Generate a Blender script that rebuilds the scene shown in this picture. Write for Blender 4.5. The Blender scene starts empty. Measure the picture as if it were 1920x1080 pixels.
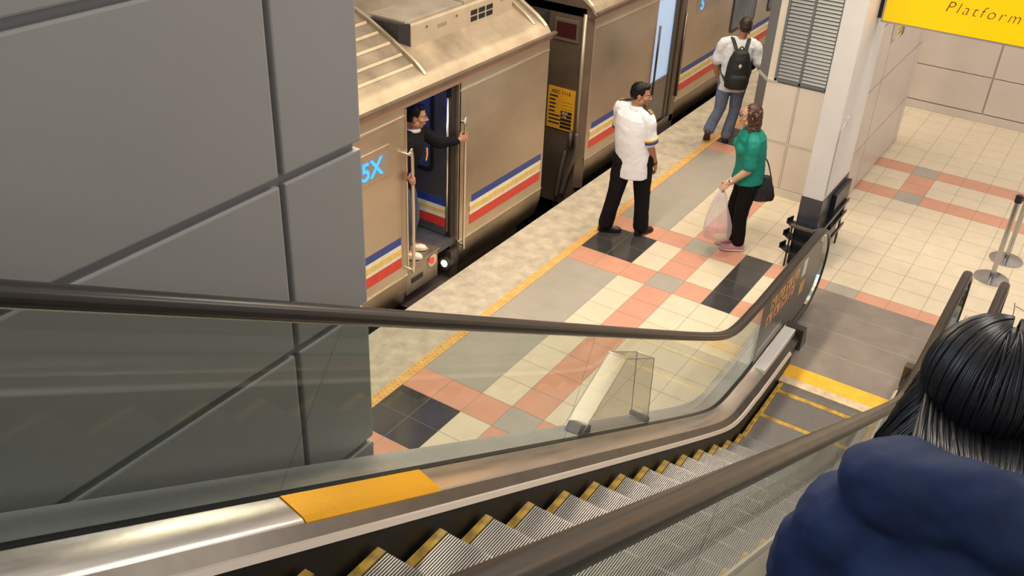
import bpy, bmesh, math, random
from mathutils import Vector as V, Matrix, Quaternion
random.seed(7)
SC = bpy.context.scene
COL = SC.collection
PI = math.pi

# ------------------------------------------------------------------ materials
MATS = {}
def mat(name, color, rough=0.5, metal=0.0, noise=0.0, nscale=8.0, bump=0.0, bscale=40.0, emit=None, estr=0.0,
        stretch=None, spec=0.5, dirt=None, coat=0.0, rvar=0.0):
    if name in MATS: return MATS[name]
    m = bpy.data.materials.new(name); m.use_nodes = True
    nt = m.node_tree; N = nt.nodes; L = nt.links
    b = N['Principled BSDF']
    c4 = (*color, 1)
    b.inputs['Base Color'].default_value = c4
    b.inputs['Roughness'].default_value = rough
    b.inputs['Metallic'].default_value = metal
    b.inputs['Specular IOR Level'].default_value = spec
    b.inputs['Coat Weight'].default_value = coat
    if emit:
        b.inputs['Emission Color'].default_value = (*emit, 1); b.inputs['Emission Strength'].default_value = estr
    if noise or bump or rvar:
        tc = N.new('ShaderNodeTexCoord'); mp = N.new('ShaderNodeMapping')
        L.new(tc.outputs['Object'], mp.inputs['Vector'])
        if stretch: mp.inputs['Scale'].default_value = stretch
    if noise or rvar:
        nz = N.new('ShaderNodeTexNoise'); nz.inputs['Scale'].default_value = nscale
        nz.inputs['Detail'].default_value = 6; nz.inputs['Roughness'].default_value = 0.6
        L.new(mp.outputs['Vector'], nz.inputs['Vector'])
    if noise:
        rp = N.new('ShaderNodeValToRGB')
        lo = dirt if dirt else tuple(max(0, c * (1 - noise)) for c in color)
        hi = tuple(min(1, c * (1 + noise * .5)) for c in color)
        rp.color_ramp.elements[0].position = .3; rp.color_ramp.elements[1].position = .7
        rp.color_ramp.elements[0].color = (*lo, 1); rp.color_ramp.elements[1].color = (*hi, 1)
        L.new(nz.outputs['Fac'], rp.inputs['Fac']); L.new(rp.outputs['Color'], b.inputs['Base Color'])
    if rvar:
        mr = N.new('ShaderNodeMapRange'); mr.inputs['To Min'].default_value = max(0, rough - rvar); mr.inputs['To Max'].default_value = min(1, rough + rvar)
        L.new(nz.outputs['Fac'], mr.inputs['Value']); L.new(mr.outputs['Result'], b.inputs['Roughness'])
    if bump:
        n2 = N.new('ShaderNodeTexNoise'); n2.inputs['Scale'].default_value = bscale; n2.inputs['Detail'].default_value = 4
        L.new(mp.outputs['Vector'], n2.inputs['Vector'])
        bp = N.new('ShaderNodeBump'); bp.inputs['Strength'].default_value = bump; bp.inputs['Distance'].default_value = 0.01
        L.new(n2.outputs['Fac'], bp.inputs['Height']); L.new(bp.outputs['Normal'], b.inputs['Normal'])
    MATS[name] = m
    return m

def glassmat(name, tint=(.86, .9, .87), ior=1.45, rough=0.01, diff=0.0, dcol=(.8, .8, .8), f90=.5):
    if name in MATS: return MATS[name]
    m = bpy.data.materials.new(name); m.use_nodes = True
    nt = m.node_tree; N = nt.nodes; L = nt.links
    N.remove(N['Principled BSDF']); out = N['Material Output']
    tr = N.new('ShaderNodeBsdfTransparent'); tr.inputs['Color'].default_value = (*tint, 1)
    gl = N.new('ShaderNodeBsdfGlossy'); gl.inputs['Roughness'].default_value = rough
    lw = N.new('ShaderNodeLayerWeight'); lw.inputs['Blend'].default_value = .5
    pw = N.new('ShaderNodeMath'); pw.operation = 'POWER'; pw.inputs[1].default_value = 4.0
    f0 = ((ior-1)/(ior+1))**2
    fr = N.new('ShaderNodeMath'); fr.operation = 'MULTIPLY_ADD'; fr.inputs[1].default_value = f90; fr.inputs[2].default_value = f0
    L.new(lw.outputs['Facing'], pw.inputs[0]); L.new(pw.outputs[0], fr.inputs[0])
    mx = N.new('ShaderNodeMixShader')
    L.new(fr.outputs[0], mx.inputs[0]); L.new(tr.outputs[0], mx.inputs[1]); L.new(gl.outputs[0], mx.inputs[2])
    last = mx
    if diff:
        df = N.new('ShaderNodeBsdfDiffuse'); df.inputs['Color'].default_value = (*dcol, 1)
        m2 = N.new('ShaderNodeMixShader'); m2.inputs[0].default_value = diff
        L.new(last.outputs[0], m2.inputs[1]); L.new(df.outputs[0], m2.inputs[2]); last = m2
    L.new(last.outputs[0], out.inputs['Surface'])
    MATS[name] = m
    return m

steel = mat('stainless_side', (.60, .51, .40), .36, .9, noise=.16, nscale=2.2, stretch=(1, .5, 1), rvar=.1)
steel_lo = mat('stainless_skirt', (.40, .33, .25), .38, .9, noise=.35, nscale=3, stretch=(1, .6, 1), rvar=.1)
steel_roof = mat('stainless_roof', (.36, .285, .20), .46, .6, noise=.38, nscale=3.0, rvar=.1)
steel_end = mat('dusty_end_steel', (.22, .16, .115), .5, .6, noise=.25, nscale=3)
trimsteel = mat('bright_trim', (.82, .74, .62), .25, 1.0)
chrome = mat('chrome', (.80, .78, .75), .12, 1.0)
postm = mat('post_steel', (.46, .46, .47), .22, 1.0)
deckm = mat('brushed_deck', (.68, .64, .59), .24, 1.0, noise=.12, nscale=4, stretch=(8, .6, 1), rvar=.08)
deckout = mat('outer_deck', (.52, .51, .50), .42, .45, noise=.12, nscale=3, rvar=.08)
darkmetal = mat('dark_skirt_metal', (.16, .145, .13), .32, .85, noise=.2, nscale=5)
skirtm = mat('skirt_black', (.025, .023, .02), .45, .3, noise=.3, nscale=6)
rubber = mat('handrail_rubber', (.020, .015, .012), .30, 0.0, noise=.2, nscale=5, spec=.6, rvar=.08)
black = mat('black_plastic', (.012, .012, .014), .4)
blacksteel = mat('black_painted_steel', (.015, .016, .022), .3, 0, noise=.4, nscale=12)
stepm = mat('step_aluminium', (.17, .155, .155), .42, .6, noise=.3, nscale=9)
stepy = mat('step_yellow', (.56, .34, .03), .5, 0, noise=.45, nscale=14, dirt=(.16, .10, .02))
comby = mat('comb_yellow', (.85, .46, .03), .45, 0, noise=.2, nscale=8)
landm = mat('landing_plate', (.30, .26, .225), .34, .3, noise=.25, nscale=2.5, rvar=.08)
landl = mat('landing_seam', (.38, .34, .30), .4, .4)
wallm = mat('grey_laminate', (.40, .39, .385), .33, 0, noise=.05, nscale=1.5)
wallgap = mat('joint_grey', (.27, .27, .285), .4)
wallwarm = mat('warm_panel', (.62, .55, .50), .3, 0, noise=.06, nscale=2)
wallwarm2 = mat('beige_panel', (.74, .67, .59), .4, 0, noise=.06, nscale=2)
paint = mat('pillar_paint', (.72, .70, .68), .5, 0, noise=.07, nscale=3, bump=.05)
pilbase = mat('pillar_dark_base', (.055, .055, .065), .3, 0, noise=.3, nscale=8)
charcoal = mat('charcoal_panel', (.19, .18, .165), .4)
louvm = mat('louvre_grey', (.19, .20, .205), .38, .5)
conc = mat('platform_concrete', (.56, .49, .38), .7, 0, noise=.30, nscale=7, bump=.25, bscale=60)
tactile = mat('tactile_yellow', (.78, .46, .15), .55, 0, noise=.2, nscale=14)
trackm = mat('track_ballast', (.02, .017, .013), .9, 0, noise=.5, nscale=10)
blue = mat('stripe_blue', (.03, .06, .27), .4, 0, noise=.2, nscale=30)
white = mat('stripe_white', (.80, .76, .66), .45, 0, noise=.12, nscale=14)
yellow = mat('stripe_yellow', (.80, .56, .16), .45, 0, noise=.18, nscale=14)
red = mat('stripe_red', (.66, .05, .03), .42, 0, noise=.15, nscale=12)
pinkline = mat('faded_red_line', (.62, .25, .18), .5)
glass = glassmat('balustrade_glass', (.865, .895, .875), 1.42)
acryl = glassmat('acrylic', (.93, .92, .90), 1.22, .12, .03, (.75, .70, .64), .08)
acedge = glassmat('acrylic_edge', (.8, .78, .75), 1.6, .1, .45, (.85, .8, .74))
trainglass = mat('train_glass', (.07, .10, .18), .10, 0, spec=.8)
tan = mat('aircon_panel', (.52, .42, .31), .5, .15, noise=.1, nscale=6)
tantop = mat('aircon_cover', (.40, .34, .27), .5, .3, noise=.2, nscale=4)
dkpanel = mat('aircon_dark_side', (.05, .045, .045), .45, .3)
hazard = mat('sign_yellow_plate', (.80, .40, .02), .5)
ink = mat('black_ink', (.02, .015, .01), .6)
signy = mat('lit_sign_yellow', (.7, .30, .0), .3, emit=(1.0, .47, .0), estr=.80)
signtxt = mat('sign_letter_brown', (.09, .012, .008), .6)
signfr = mat('sign_frame', (.55, .52, .50), .35, .6)
led = mat('led_blue', (0, .1, .9), .5, emit=(.015, .16, 1.0), estr=4)
ledcase = mat('led_window', (.30, .26, .23), .2, .1)
lampw = mat('lamp_white', (1, .95, .85), .4, emit=(1, .86, .62), estr=12)
lampr = mat('lens_red', (.7, .04, .03), .2, emit=(1, .06, .04), estr=.35)
blueglow = mat('blue_glow', (.1, .1, .9), .4, emit=(.10, .12, 1), estr=1.1)
skin1 = mat('skin_tan', (.42, .20, .115), .5, noise=.1, nscale=30)
skin2 = mat('skin_light', (.60, .34, .22), .5, noise=.1, nscale=30)
lipm = mat('lips', (.35, .11, .08), .45)
hairb = mat('hair_black', (.006, .0055, .0055), .48, spec=.22, noise=.4, nscale=40)
hairbr = mat('hair_brown', (.085, .035, .022), .38, noise=.6, nscale=26, bump=.8, bscale=40)
hairl = mat('hair_long_black', (.009, .009, .011), .34, spec=.45)
eyew = mat('eye_white', (.75, .72, .68), .25)
eyed = mat('eye_dark', (.015, .01, .008), .2)
shirtw = mat('shirt_white', (.80, .80, .83), .75, bump=.25, bscale=9)
shirtw2 = mat('tshirt_white', (.70, .72, .76), .8, bump=.25, bscale=9)
green = mat('blouse_green', (.0, .235, .175), .7, noise=.12, nscale=8, bump=.3, bscale=10)
trouser = mat('trouser_black', (.008, .007, .008), .8, spec=.15, bump=.3, bscale=9)
denim = mat('denim', (.135, .175, .27), .85, noise=.35, nscale=9, bump=.3, bscale=10)
hoodie = mat('jacket_black', (.007, .007, .009), .85, spec=.15, bump=.3, bscale=10)
navy = mat('jacket_navy', (.011, .028, .092), .75, noise=.22, nscale=6, bump=.35, bscale=18)
shoeb = mat('shoe_black', (.012, .012, .012), .35)
shoem = mat('shoe_maroon', (.10, .02, .025), .5)
shoep = mat('shoe_pink', (.62, .30, .32), .7)
solew = mat('sole_pale', (.72, .62, .68), .6)
shoew = mat('shoe_white', (.78, .72, .62), .6)
bagb = mat('bag_black', (.013, .014, .016), .5, bump=.3, bscale=14)
nylon = mat('backpack_black', (.014, .015, .016), .65, bump=.3, bscale=14)
gold = mat('epaulette_gold', (.75, .42, .08), .45, .3)
plast = glassmat('carrier_film', (.90, .88, .90), 1.4, .12, .28, (.92, .88, .90))
orangem = mat('lanyard_orange', (.85, .30, .08), .6)
redm = mat('belt_red', (.65, .03, .03), .6)
pinkbox = mat('food_pink', (.85, .36, .27), .5, noise=.25, nscale=20)
creambox = mat('food_cream', (.85, .66, .42), .5, noise=.2, nscale=30)
dkgrey = mat('dark_film', (.105, .098, .092), .35)
letor = mat('letter_orange', (.78, .42, .14), .55)
letpk = mat('letter_salmon', (.80, .36, .17), .55)
olive = mat('switch_olive', (.26, .23, .12), .5)
interior = mat('train_interior', (.10, .11, .14), .5)
doorleafm = mat('door_leaf_steel', (.26, .24, .235), .36, .8, noise=.25, nscale=3)
litglass = mat('lit_door_glass', (.45, .60, .78), .25, emit=(.40, .62, 1.0), estr=.42)
watchm = mat('watch_silver', (.5, .5, .5), .25, .9)

# ------------------------------------------------------------------ mesh helpers
def link(name, me, m, parent=None):
    o = bpy.data.objects.new(name, me)
    if m is not None:
        for x in (m if isinstance(m, (list, tuple)) else [m]): me.materials.append(x)
    COL.objects.link(o)
    if parent is not None: o.parent = parent
    return o

class MB:
    def __init__(s): s.b = bmesh.new(); s.mi = 0
    def face(s, vs):
        try:
            f = s.b.faces.new(vs); f.material_index = s.mi; return f
        except ValueError: return None
    def box(s, lo, hi, bev=0.0):
        x0, y0, z0 = lo; x1, y1, z1 = hi
        P = [(x0,y0,z0),(x1,y0,z0),(x1,y1,z0),(x0,y1,z0),(x0,y0,z1),(x1,y0,z1),(x1,y1,z1),(x0,y1,z1)]
        vs = [s.b.verts.new(p) for p in P]
        fs = [s.face([vs[i] for i in q]) for q in ((3,2,1,0),(4,5,6,7),(0,1,5,4),(1,2,6,5),(2,3,7,6),(3,0,4,7))]
        if bev:
            es = set(e for f in fs for e in f.edges)
            r = bmesh.ops.bevel(s.b, geom=list(es), offset=bev, segments=2, affect='EDGES', profile=.6)
            for f in r['faces']: f.material_index = s.mi
        return s
    def prism(s, poly, ext):      # poly: list of 3D points in a plane, ext: extrusion vector
        ext = V(ext); a = [s.b.verts.new(V(p)) for p in poly]; c = [s.b.verts.new(V(p) + ext) for p in poly]
        n = len(a)
        s.face(a[::-1]); s.face(c)
        for i in range(n): s.face([a[i], a[(i+1) % n], c[(i+1) % n], c[i]])
        return s
    def loft(s, rings, closed_ends=True):   # rings: lists of points with same count
        R = [[s.b.verts.new(V(p)) for p in r] for r in rings]
        n = len(R[0])
        for a, c in zip(R, R[1:]):
            for i in range(n): s.face([a[i], a[(i+1) % n], c[(i+1) % n], c[i]])
        if closed_ends: s.face(R[0][::-1]); s.face(R[-1])
        return s
    def rings(s, spec, n=20):   # spec: (center, u, v) ; u,v are radius vectors
        out = []
        for c, u, v in spec:
            c, u, v = V(c), V(u), V(v)
            out.append([c + u * math.cos(2*PI*i/n) + v * math.sin(2*PI*i/n) for i in range(n)])
        return s.loft(out)
    def tube(s, pts, rad, n=10, sub=4, round_ends=True, flat=1.0, up=None):
        pts = [V(p) for p in pts]
        if not isinstance(rad, (list, tuple)): rad = [rad] * len(pts)
        if sub > 1 and len(pts) > 2:
            q = []; rr = []
            for i in range(len(pts) - 1):
                p0 = pts[max(i-1, 0)]; p1 = pts[i]; p2 = pts[i+1]; p3 = pts[min(i+2, len(pts)-1)]
                for k in range(sub):
                    t = k / sub
                    q.append(.5 * ((2*p1) + (p2-p0)*t + (2*p0-5*p1+4*p2-p3)*t*t + (3*p1-p0-3*p2+p3)*t**3))
                    rr.append(rad[i] + (rad[i+1] - rad[i]) * t)
            q.append(pts[-1]); rr.append(rad[-1])
        else: q, rr = pts, list(rad)
        if round_ends:
            d0 = (q[0] - q[1]).normalized(); d1 = (q[-1] - q[-2]).normalized()
            a = [(q[0] + d0 * rr[0] * k, rr[0] * math.sqrt(max(0, 1-k*k))) for k in (.97, .8, .45)]
            e = [(q[-1] + d1 * rr[-1] * k, rr[-1] * math.sqrt(max(0, 1-k*k))) for k in (.45, .8, .97)]
            q = [x[0] for x in a] + q + [x[0] for x in e]; rr = [x[1] for x in a] + rr + [x[1] for x in e]
        t = (q[1] - q[0]).normalized()
        u = V(up) if up else (V((0,0,1)) if abs(t.z) < .9 else V((1,0,0)))
        u = (u - t * u.dot(t)).normalized()
        R = []
        for i, p in enumerate(q):
            tt = (q[min(i+1, len(q)-1)] - q[max(i-1, 0)])
            tt = tt.normalized() if tt.length > 1e-9 else t
            u = (u - tt * u.dot(tt)).normalized(); w = tt.cross(u)
            R.append([p + u * (rr[i]*flat*math.cos(2*PI*k/n)) + w * (rr[i]*math.sin(2*PI*k/n)) for k in range(n)])
        return s.loft(R)
    def cyl(s, p0, p1, r0, r1=None, n=20):
        return s.tube([p0, p1], [r0, r0 if r1 is None else r1], n=n, sub=1, round_ends=False)
    def ell(s, c, r, M=None, nu=16, nv=10):
        c = V(c); R = []
        for j in range(1, nv):
            th = PI * j / nv; R.append([])
            for i in range(nu):
                p = V((r[0]*math.sin(th)*math.cos(2*PI*i/nu), r[1]*math.sin(th)*math.sin(2*PI*i/nu), r[2]*math.cos(th)))
                R[-1].append(c + (M @ p if M else p))
        return s.loft(R[::-1])
    def text(s, body, size, o, ex, ey, depth=.002, shear=0.0, align='LEFT', space=1.0, thin=0.0):
        cu = bpy.data.curves.new('t', 'FONT'); cu.body = body; cu.size = size; cu.extrude = depth / 2
        cu.shear = shear; cu.align_x = align; cu.space_character = space; cu.offset = thin; cu.resolution_u = 3
        ob = bpy.data.objects.new('t', cu); COL.objects.link(ob)
        bpy.context.view_layer.update()
        me = bpy.data.meshes.new_from_object(ob.evaluated_get(bpy.context.evaluated_depsgraph_get()))
        ex, ey = V(ex).normalized(), V(ey).normalized(); ez = ex.cross(ey)
        M = Matrix((ex, ey, ez)).transposed().to_4x4(); M.translation = V(o)
        me.transform(M)
        n0 = len(s.b.faces)
        s.b.from_mesh(me); s.b.faces.ensure_lookup_table()
        for f in s.b.faces[n0:]: f.material_index = s.mi
        bpy.data.objects.remove(ob); bpy.data.meshes.remove(me)
        return s
    def out(s, name, m, parent=None, smooth=False, off=None, angle=None):
        me = bpy.data.meshes.new(name)
        bmesh.ops.recalc_face_normals(s.b, faces=s.b.faces[:])
        if off is not None: bmesh.ops.translate(s.b, verts=s.b.verts[:], vec=-V(off))
        s.b.to_mesh(me); s.b.free()
        if smooth:
            me.polygons.foreach_set('use_smooth', [True] * len(me.polygons))
            if angle: 
                try: me.set_sharp_from_angle(angle=math.radians(angle))
                except Exception: pass
        return link(name, me, m, parent)

def bake(o, voxel=.006, smooth=4, factor=.5, disp=None):
    """fuse the overlapping closed pieces of o into one continuous skin"""
    r = o.modifiers.new('r', 'REMESH'); r.mode = 'VOXEL'; r.voxel_size = voxel; r.use_smooth_shade = True
    if smooth:
        q = o.modifiers.new('s', 'SMOOTH'); q.factor = factor; q.iterations = smooth
    if disp:
        tx = bpy.data.textures.new('c', 'CLOUDS'); tx.noise_scale = disp[1]; tx.noise_depth = 2
        d = o.modifiers.new('d', 'DISPLACE'); d.texture = tx; d.strength = disp[0]; d.mid_level = .5; d.texture_coords = 'LOCAL'
    bpy.context.view_layer.update()
    me = bpy.data.meshes.new_from_object(o.evaluated_get(bpy.context.evaluated_depsgraph_get()))
    o.modifiers.clear()
    ms = list(o.data.materials); old = o.data; o.data = me; bpy.data.meshes.remove(old)
    me.materials.clear()
    for x in ms: me.materials.append(x)
    me.polygons.foreach_set('use_smooth', [True] * len(me.polygons))
    return o

def tag(o, label, cat, group=None):
    o['label'] = label; o['category'] = cat
    if group: o['group'] = group
    return o
def thing(name, label, cat, loc, group=None):
    o = bpy.data.objects.new(name, None); o.empty_display_size = .1; COL.objects.link(o); o.location = loc
    return tag(o, label, cat, group)
def struct(o):
    o['kind'] = 'structure'; return o

# ------------------------------------------------------------------ camera
cam = bpy.data.objects.new('camera', bpy.data.cameras.new('camera')); COL.objects.link(cam)
F_PX, YAW, PITCH, ROLL = 1806.1, -0.55542, 0.55029, 0.04939
fwd = V((math.sin(YAW)*math.cos(PITCH), math.cos(YAW)*math.cos(PITCH), -math.sin(PITCH)))
rg = V((math.cos(YAW), -math.sin(YAW), 0)); up = rg.cross(fwd)
r_ = rg*math.cos(ROLL) + up*math.sin(ROLL); u_ = -rg*math.sin(ROLL) + up*math.cos(ROLL)
Mx = Matrix((r_, u_, -fwd)).transposed().to_4x4(); Mx.translation = V((4.117, -5.2787, 4.9215))
cam.matrix_world = Mx
cam.data.sensor_width = 36; cam.data.lens = F_PX*36/1920; cam.data.clip_start = .05
SC.camera = cam

# ------------------------------------------------------------------ floor: tile by tile pattern
T = .3
floor_m = []
def tilemat(name, c, rough, nz):
    return mat(name, c, rough, 0, noise=nz, nscale=5, spec=.5, rvar=.06)
TM = [tilemat('tile_cream', (.72, .62, .46), .32, .07), tilemat('tile_pink', (.66, .33, .225), .32, .08),
      tilemat('tile_grey', (.41, .375, .32), .30, .07), tilemat('tile_black', (.055, .052, .052), .12, .2),
      mat('grout', (.30, .26, .21), .8)]
def tilecol(i, j):
    r = j % 12
    AB = r in (8, 11); mid = r in (9, 10)
    if i < 2: return 1 if AB else (3 if mid else 2)
    if i == 2: return 1 if AB else 0
    if i == 3: return 2 if AB else 1
    if i == 4: return 1 if AB else 0
    if i == 5: return 3 if (AB or mid) else 0
    if i in (8, 13): return 2 if AB else (1 if mid else 0)
    return 1 if AB else 0
fb = MB()
g = .0022
for i in range(0, 30):
    for j in range(-14, 32):
        x0, y0 = i*T, j*T
        clip = x0 > 2.05 and y0 + .01 < 1.8            # escalator wells
        if clip and i > 7: continue
        x1 = 2.188 if clip else x0 + T
        fb.mi = tilecol(i, j)
        big = fb.mi == 2 and i < 2
        gx0 = 0 if (fb.mi in (2,) and i == 1) else g
        gx1 = 0 if (fb.mi in (2,) and i == 0) else g
        gy = .0006 if big else g
        y1 = min(y0 + T, 9.4)
        vs = [fb.b.verts.new(p) for p in ((x0+gx0, y0+gy, 0), (x1-gx1, y0+gy, 0), (x1-gx1, y1-gy, 0), (x0+gx0, y1-gy, 0))]
        fb.face(vs)
fb.mi = 4
for (a, c) in (((0, -4.2, -.15), (2.188, 9.4, -.0015)), ((2.188, 1.8, -.15), (9, 9.4, -.0015))):
    fb.box(a, c)
struct(fb.out('floor', TM))
tb = MB(); tb.box((-.70, -9, -1.1), (-.09, 14, 0), .006); struct(tb.out('platform_edge', conc))
tb = MB(); tb.box((-.095, -9, -.05), (.0, 14, .004))
y = -3.4
while y < 9.3:
    for k in range(2):
        x = -.070 + .045*k
        vs0 = [tb.b.verts.new((x + .015*math.cos(a*PI/3), y + .02*k + .015*math.sin(a*PI/3), .0035)) for a in range(6)]
        vs1 = [tb.b.verts.new((x + .009*math.cos(a*PI/3), y + .02*k + .009*math.sin(a*PI/3), .0095)) for a in range(6)]
        for a in range(6): tb.face([vs0[a], vs0[(a+1) % 6], vs1[(a+1) % 6], vs1[a]])
        tb.face(vs1)
    y += .045
struct(tb.out('tactile_strip', tactile))
tb = MB(); tb.box((-5, -9, -1.4), (-.3, 16, -1.1)); struct(tb.out('track_bed', trackm))
tb = MB(); tb.box((-5.2, -9, -1.4), (-5.0, 16, 6)); struct(tb.out('wall_track_side', charcoal))
tb = MB(); tb.box((-.09, 9.4, -.4), (-.095, 9.41, -.01)); tb.b.free()
tb = MB(); tb.box((-.09, 9.41, -.4), (1.2, 14, 0)); struct(tb.out('floor_beyond', TM[2]))

# ------------------------------------------------------------------ walls
# grey panelled wall beside the escalator (faces +X at x=2.15)
wb = MB(); wb.mi = 1; wb.box((1.84, -9, 0), (2.128, -3.10, 7.0)); wb.mi = 0
zs = [0.0, .53, 1.16, 1.79, 2.42, 3.04, 3.66, 4.29, 4.92, 5.55, 6.2, 7.0]
ys = [-9, -7.4, -6.1, -4.78, -3.44, -3.083]
for a, c in zip(ys, ys[1:]):
    for d, e in zip(zs, zs[1:]):
        ga = .011 if a > -9 else 0; gc = .011 if c < -3.1 else 0
        wb.box((2.10, a+ga, d+.014), (2.15, c-gc, e-.014), .007)
struct(wb.out('wall_left', [wallm, wallgap]))
# back wall
wb = MB(); wb.mi = 1; wb.box((-.09, 9.425, -.2), (10, 9.6, 6)); wb.mi = 0
xs = [-.09, .25, 1.5, 2.75, 4.0, 5.25, 6.5, 7.75, 10]; zs = [.125, .65, 1.3, 1.95, 2.6, 3.25, 3.9]
for a, c in zip(xs, xs[1:]):
    for d, e in zip(zs, zs[1:]):
        wb.box((a+.012, 9.40, d+.006), (c-.012, 9.43, e-.006), .004)
struct(wb.out('wall_back', [wallwarm, mat('warm_joint', (.50, .43, .39), .4)]))
sb = MB(); sb.box((-.09, 9.39, 0), (10, 9.43, .115), .005); struct(sb.out('baseboard_back', wallwarm))
# middle panelled wall running along Y (faces +X at x=1.945)
wb = MB(); wb.mi = 1; wb.box((1.70, 5.2, 0), (1.932, 7.93, 4.2)); wb.mi = 0
ys = [5.2, 5.99, 7.72, 7.95]; zs = [.02, .62, 1.36, 2.1, 2.84, 3.6, 4.2]
for a, c in zip(ys, ys[1:]):
    for d, e in zip(zs, zs[1:]):
        wb.box((1.92, a+.012, d+.012), (1.946, c-.012, e-.012), .003)
wb.box((1.69, 7.935, 0), (1.946, 7.955, 4.2))
struct(wb.out('wall_middle', [wallwarm, mat('dark_joint', (.09, .075, .065), .6)]))
# louvred wall facing the escalator at y=5.2 with chamfered charcoal end
wb = MB(); wb.mi = 1
wb.box((.88, 5.222, 0), (1.72, 5.42, 4.2)); wb.mi = 0
for a, c in ((.875, 1.235), (1.262, 1.698)):
    for d, e in ((.10, .635), (.66, 1.335)):
        wb.box((a, 5.2, d), (c, 5.235, e), .004)
wb.box((.875, 5.195, 0), (1.72, 5.235, .095), .003)
wb.box((.875, 5.205, 1.36), (.955, 5.235, 4.2)); wb.mi = 3
wb.box((1.237, 5.197, .095), (1.26, 5.235, 1.335)); wb.box((.88, 5.190, 1.335), (1.0, 5.235, 1.365), .004)
wb.box((.875, 5.199, .636), (1.70, 5.235, .659)); wb.mi = 2
wb.prism([(.875, 5.2, 0), (.70, 5.42, 0), (.70, 5.6, 0), (1.72, 5.6, 0), (1.72, 5.41, 0), (.89, 5.41, 0)], (0, 0, 4.2))
wb.mi = 3
wb.prism([(.877, 5.186, 1.33), (.69, 5.415, 1.33), (.71, 5.43, 1.33), (.885, 5.21, 1.33)], (0, 0, .035))
struct(wb.out('wall_louvred', [wallwarm2, wallgap, charcoal, mat('pale_trim', (.62, .58, .54), .35, .2)]))
lv = thing('louvre_panel', 'grey metal double louvre panel set in the beige wall behind the woman in green', 'louvre', (1.26, 5.2, 1.36))
lb = MB()
for (a, c) in ((.955, .985), (1.235, 1.262), (1.535, 1.565)): lb.box((a-1.26, -.012, 0), (c-1.26, .02, 1.6), .003)
lb.box((-.305, -.012, 0), (.305, .02, .03), .003); lb.box((-.305, -.012, 1.57), (.305, .02, 1.6), .003)
lb.out('frame', mat('louvre_frame', (.20, .22, .23), .4, .4), lv)
for a, c in ((-.273, -.027), (.004, .273)):
    lb = MB(); z = .035
    while z < 1.56:
        lb.prism([(a, -.006, z), (a, .012, z+.034), (a, .012, z+.040), (a, -.010, z+.004)], (c-a, 0, 0)); z += .0405
    lb.box((a, .019, .03), (c, .021, 1.57))
    lb.out('slats', louvm, lv)
# pillar
pb = MB(); pb.box((1.90, 3.75, .755), (2.11, 4.645, 4.2), .006); pb.mi = 1
pb.box((1.895, 3.745, 0), (2.115, 4.65, .757), .004)
struct(pb.out('pillar', [paint, pilbase]))
cd = MB(); cd.tube([(2.118, 3.80, .80), (2.118, 3.80, 1.40), (2.118, 3.83, 1.52), (2.118, 3.95, 1.555)], .008, n=8)
cd.cyl((2.105, 3.97, 1.557), (2.128, 3.97, 1.557), .036)
tag(cd.out('conduit_pipe', paint, smooth=True, angle=40), 'thin painted conduit with round outlet running up the right face of the pillar', 'pipe')

# three tier black rack around the pillar foot
ro = (2.0, 3.9, 0)
rk = thing('tiered_rack', 'black three tiered metal rack wrapped around the dark foot of the pillar', 'rack', ro)
def off(p, o=ro): return V(p) - V(o)
for k, z in enumerate((.17, .32, .46)):
    b = MB(); e = .012*(2-k)
    poly = [(1.855-e, 3.74, z), (1.835-e, 3.66, z), (1.89, 3.60, z), (2.06, 3.585, z), (2.15, 3.62, z), (2.19, 3.72, z), (2.19, 4.60, z), (2.165, 4.60, z), (2.165, 3.74, z), (2.12, 3.735, z), (1.90, 3.735, z)]
    b.prism([off(p) for p in poly], (0, 0, .014))
    b.prism([off(p) for p in [(1.855-e, 3.75, z), (1.825-e, 3.655, z), (1.835-e, 3.655, z), (1.865-e, 3.75, z)]], (0, 0, .06))
    b.prism([off(p) for p in [(2.183, 3.70, z), (2.193, 3.70, z), (2.193, 4.60, z), (2.183, 4.60, z)]], (0, 0, .035))
    b.out('shelf', blacksteel, rk)
for (x, y) in ((1.90, 3.62), (2.13, 3.63), (2.178, 4.05), (2.178, 4.45)):
    b = MB(); b.cyl(off((x, y, 0)), off((x, y, .49)), .010, n=8); b.out('upright', blacksteel, rk)
b = MB(); b.box(off((1.90, 3.70, .0)), off((2.11, 3.74, .45)), .006); b.out('front_panel', blacksteel, rk)
b = MB(); b.prism([off(p) for p in [(2.12, 4.10, .30), (2.165, 4.10, .30), (2.165, 4.62, .30), (2.12, 4.62, .30)]], (0, 0, .40)); b.out('side_panel', blacksteel, rk)
b = MB(); b.box(off((1.885, 3.575, .475)), off((2.13, 3.60, .505)), .006); b.tube([off(p) for p in [(2.12, 3.60, .49), (2.17, 3.66, .50), (2.20, 3.74, .44), (2.17, 3.72, .33), (2.20, 3.68, .25)]], .012, n=8); b.out('brace', mat('rack_grey', (.12, .11, .105), .35, .5), rk)

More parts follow.
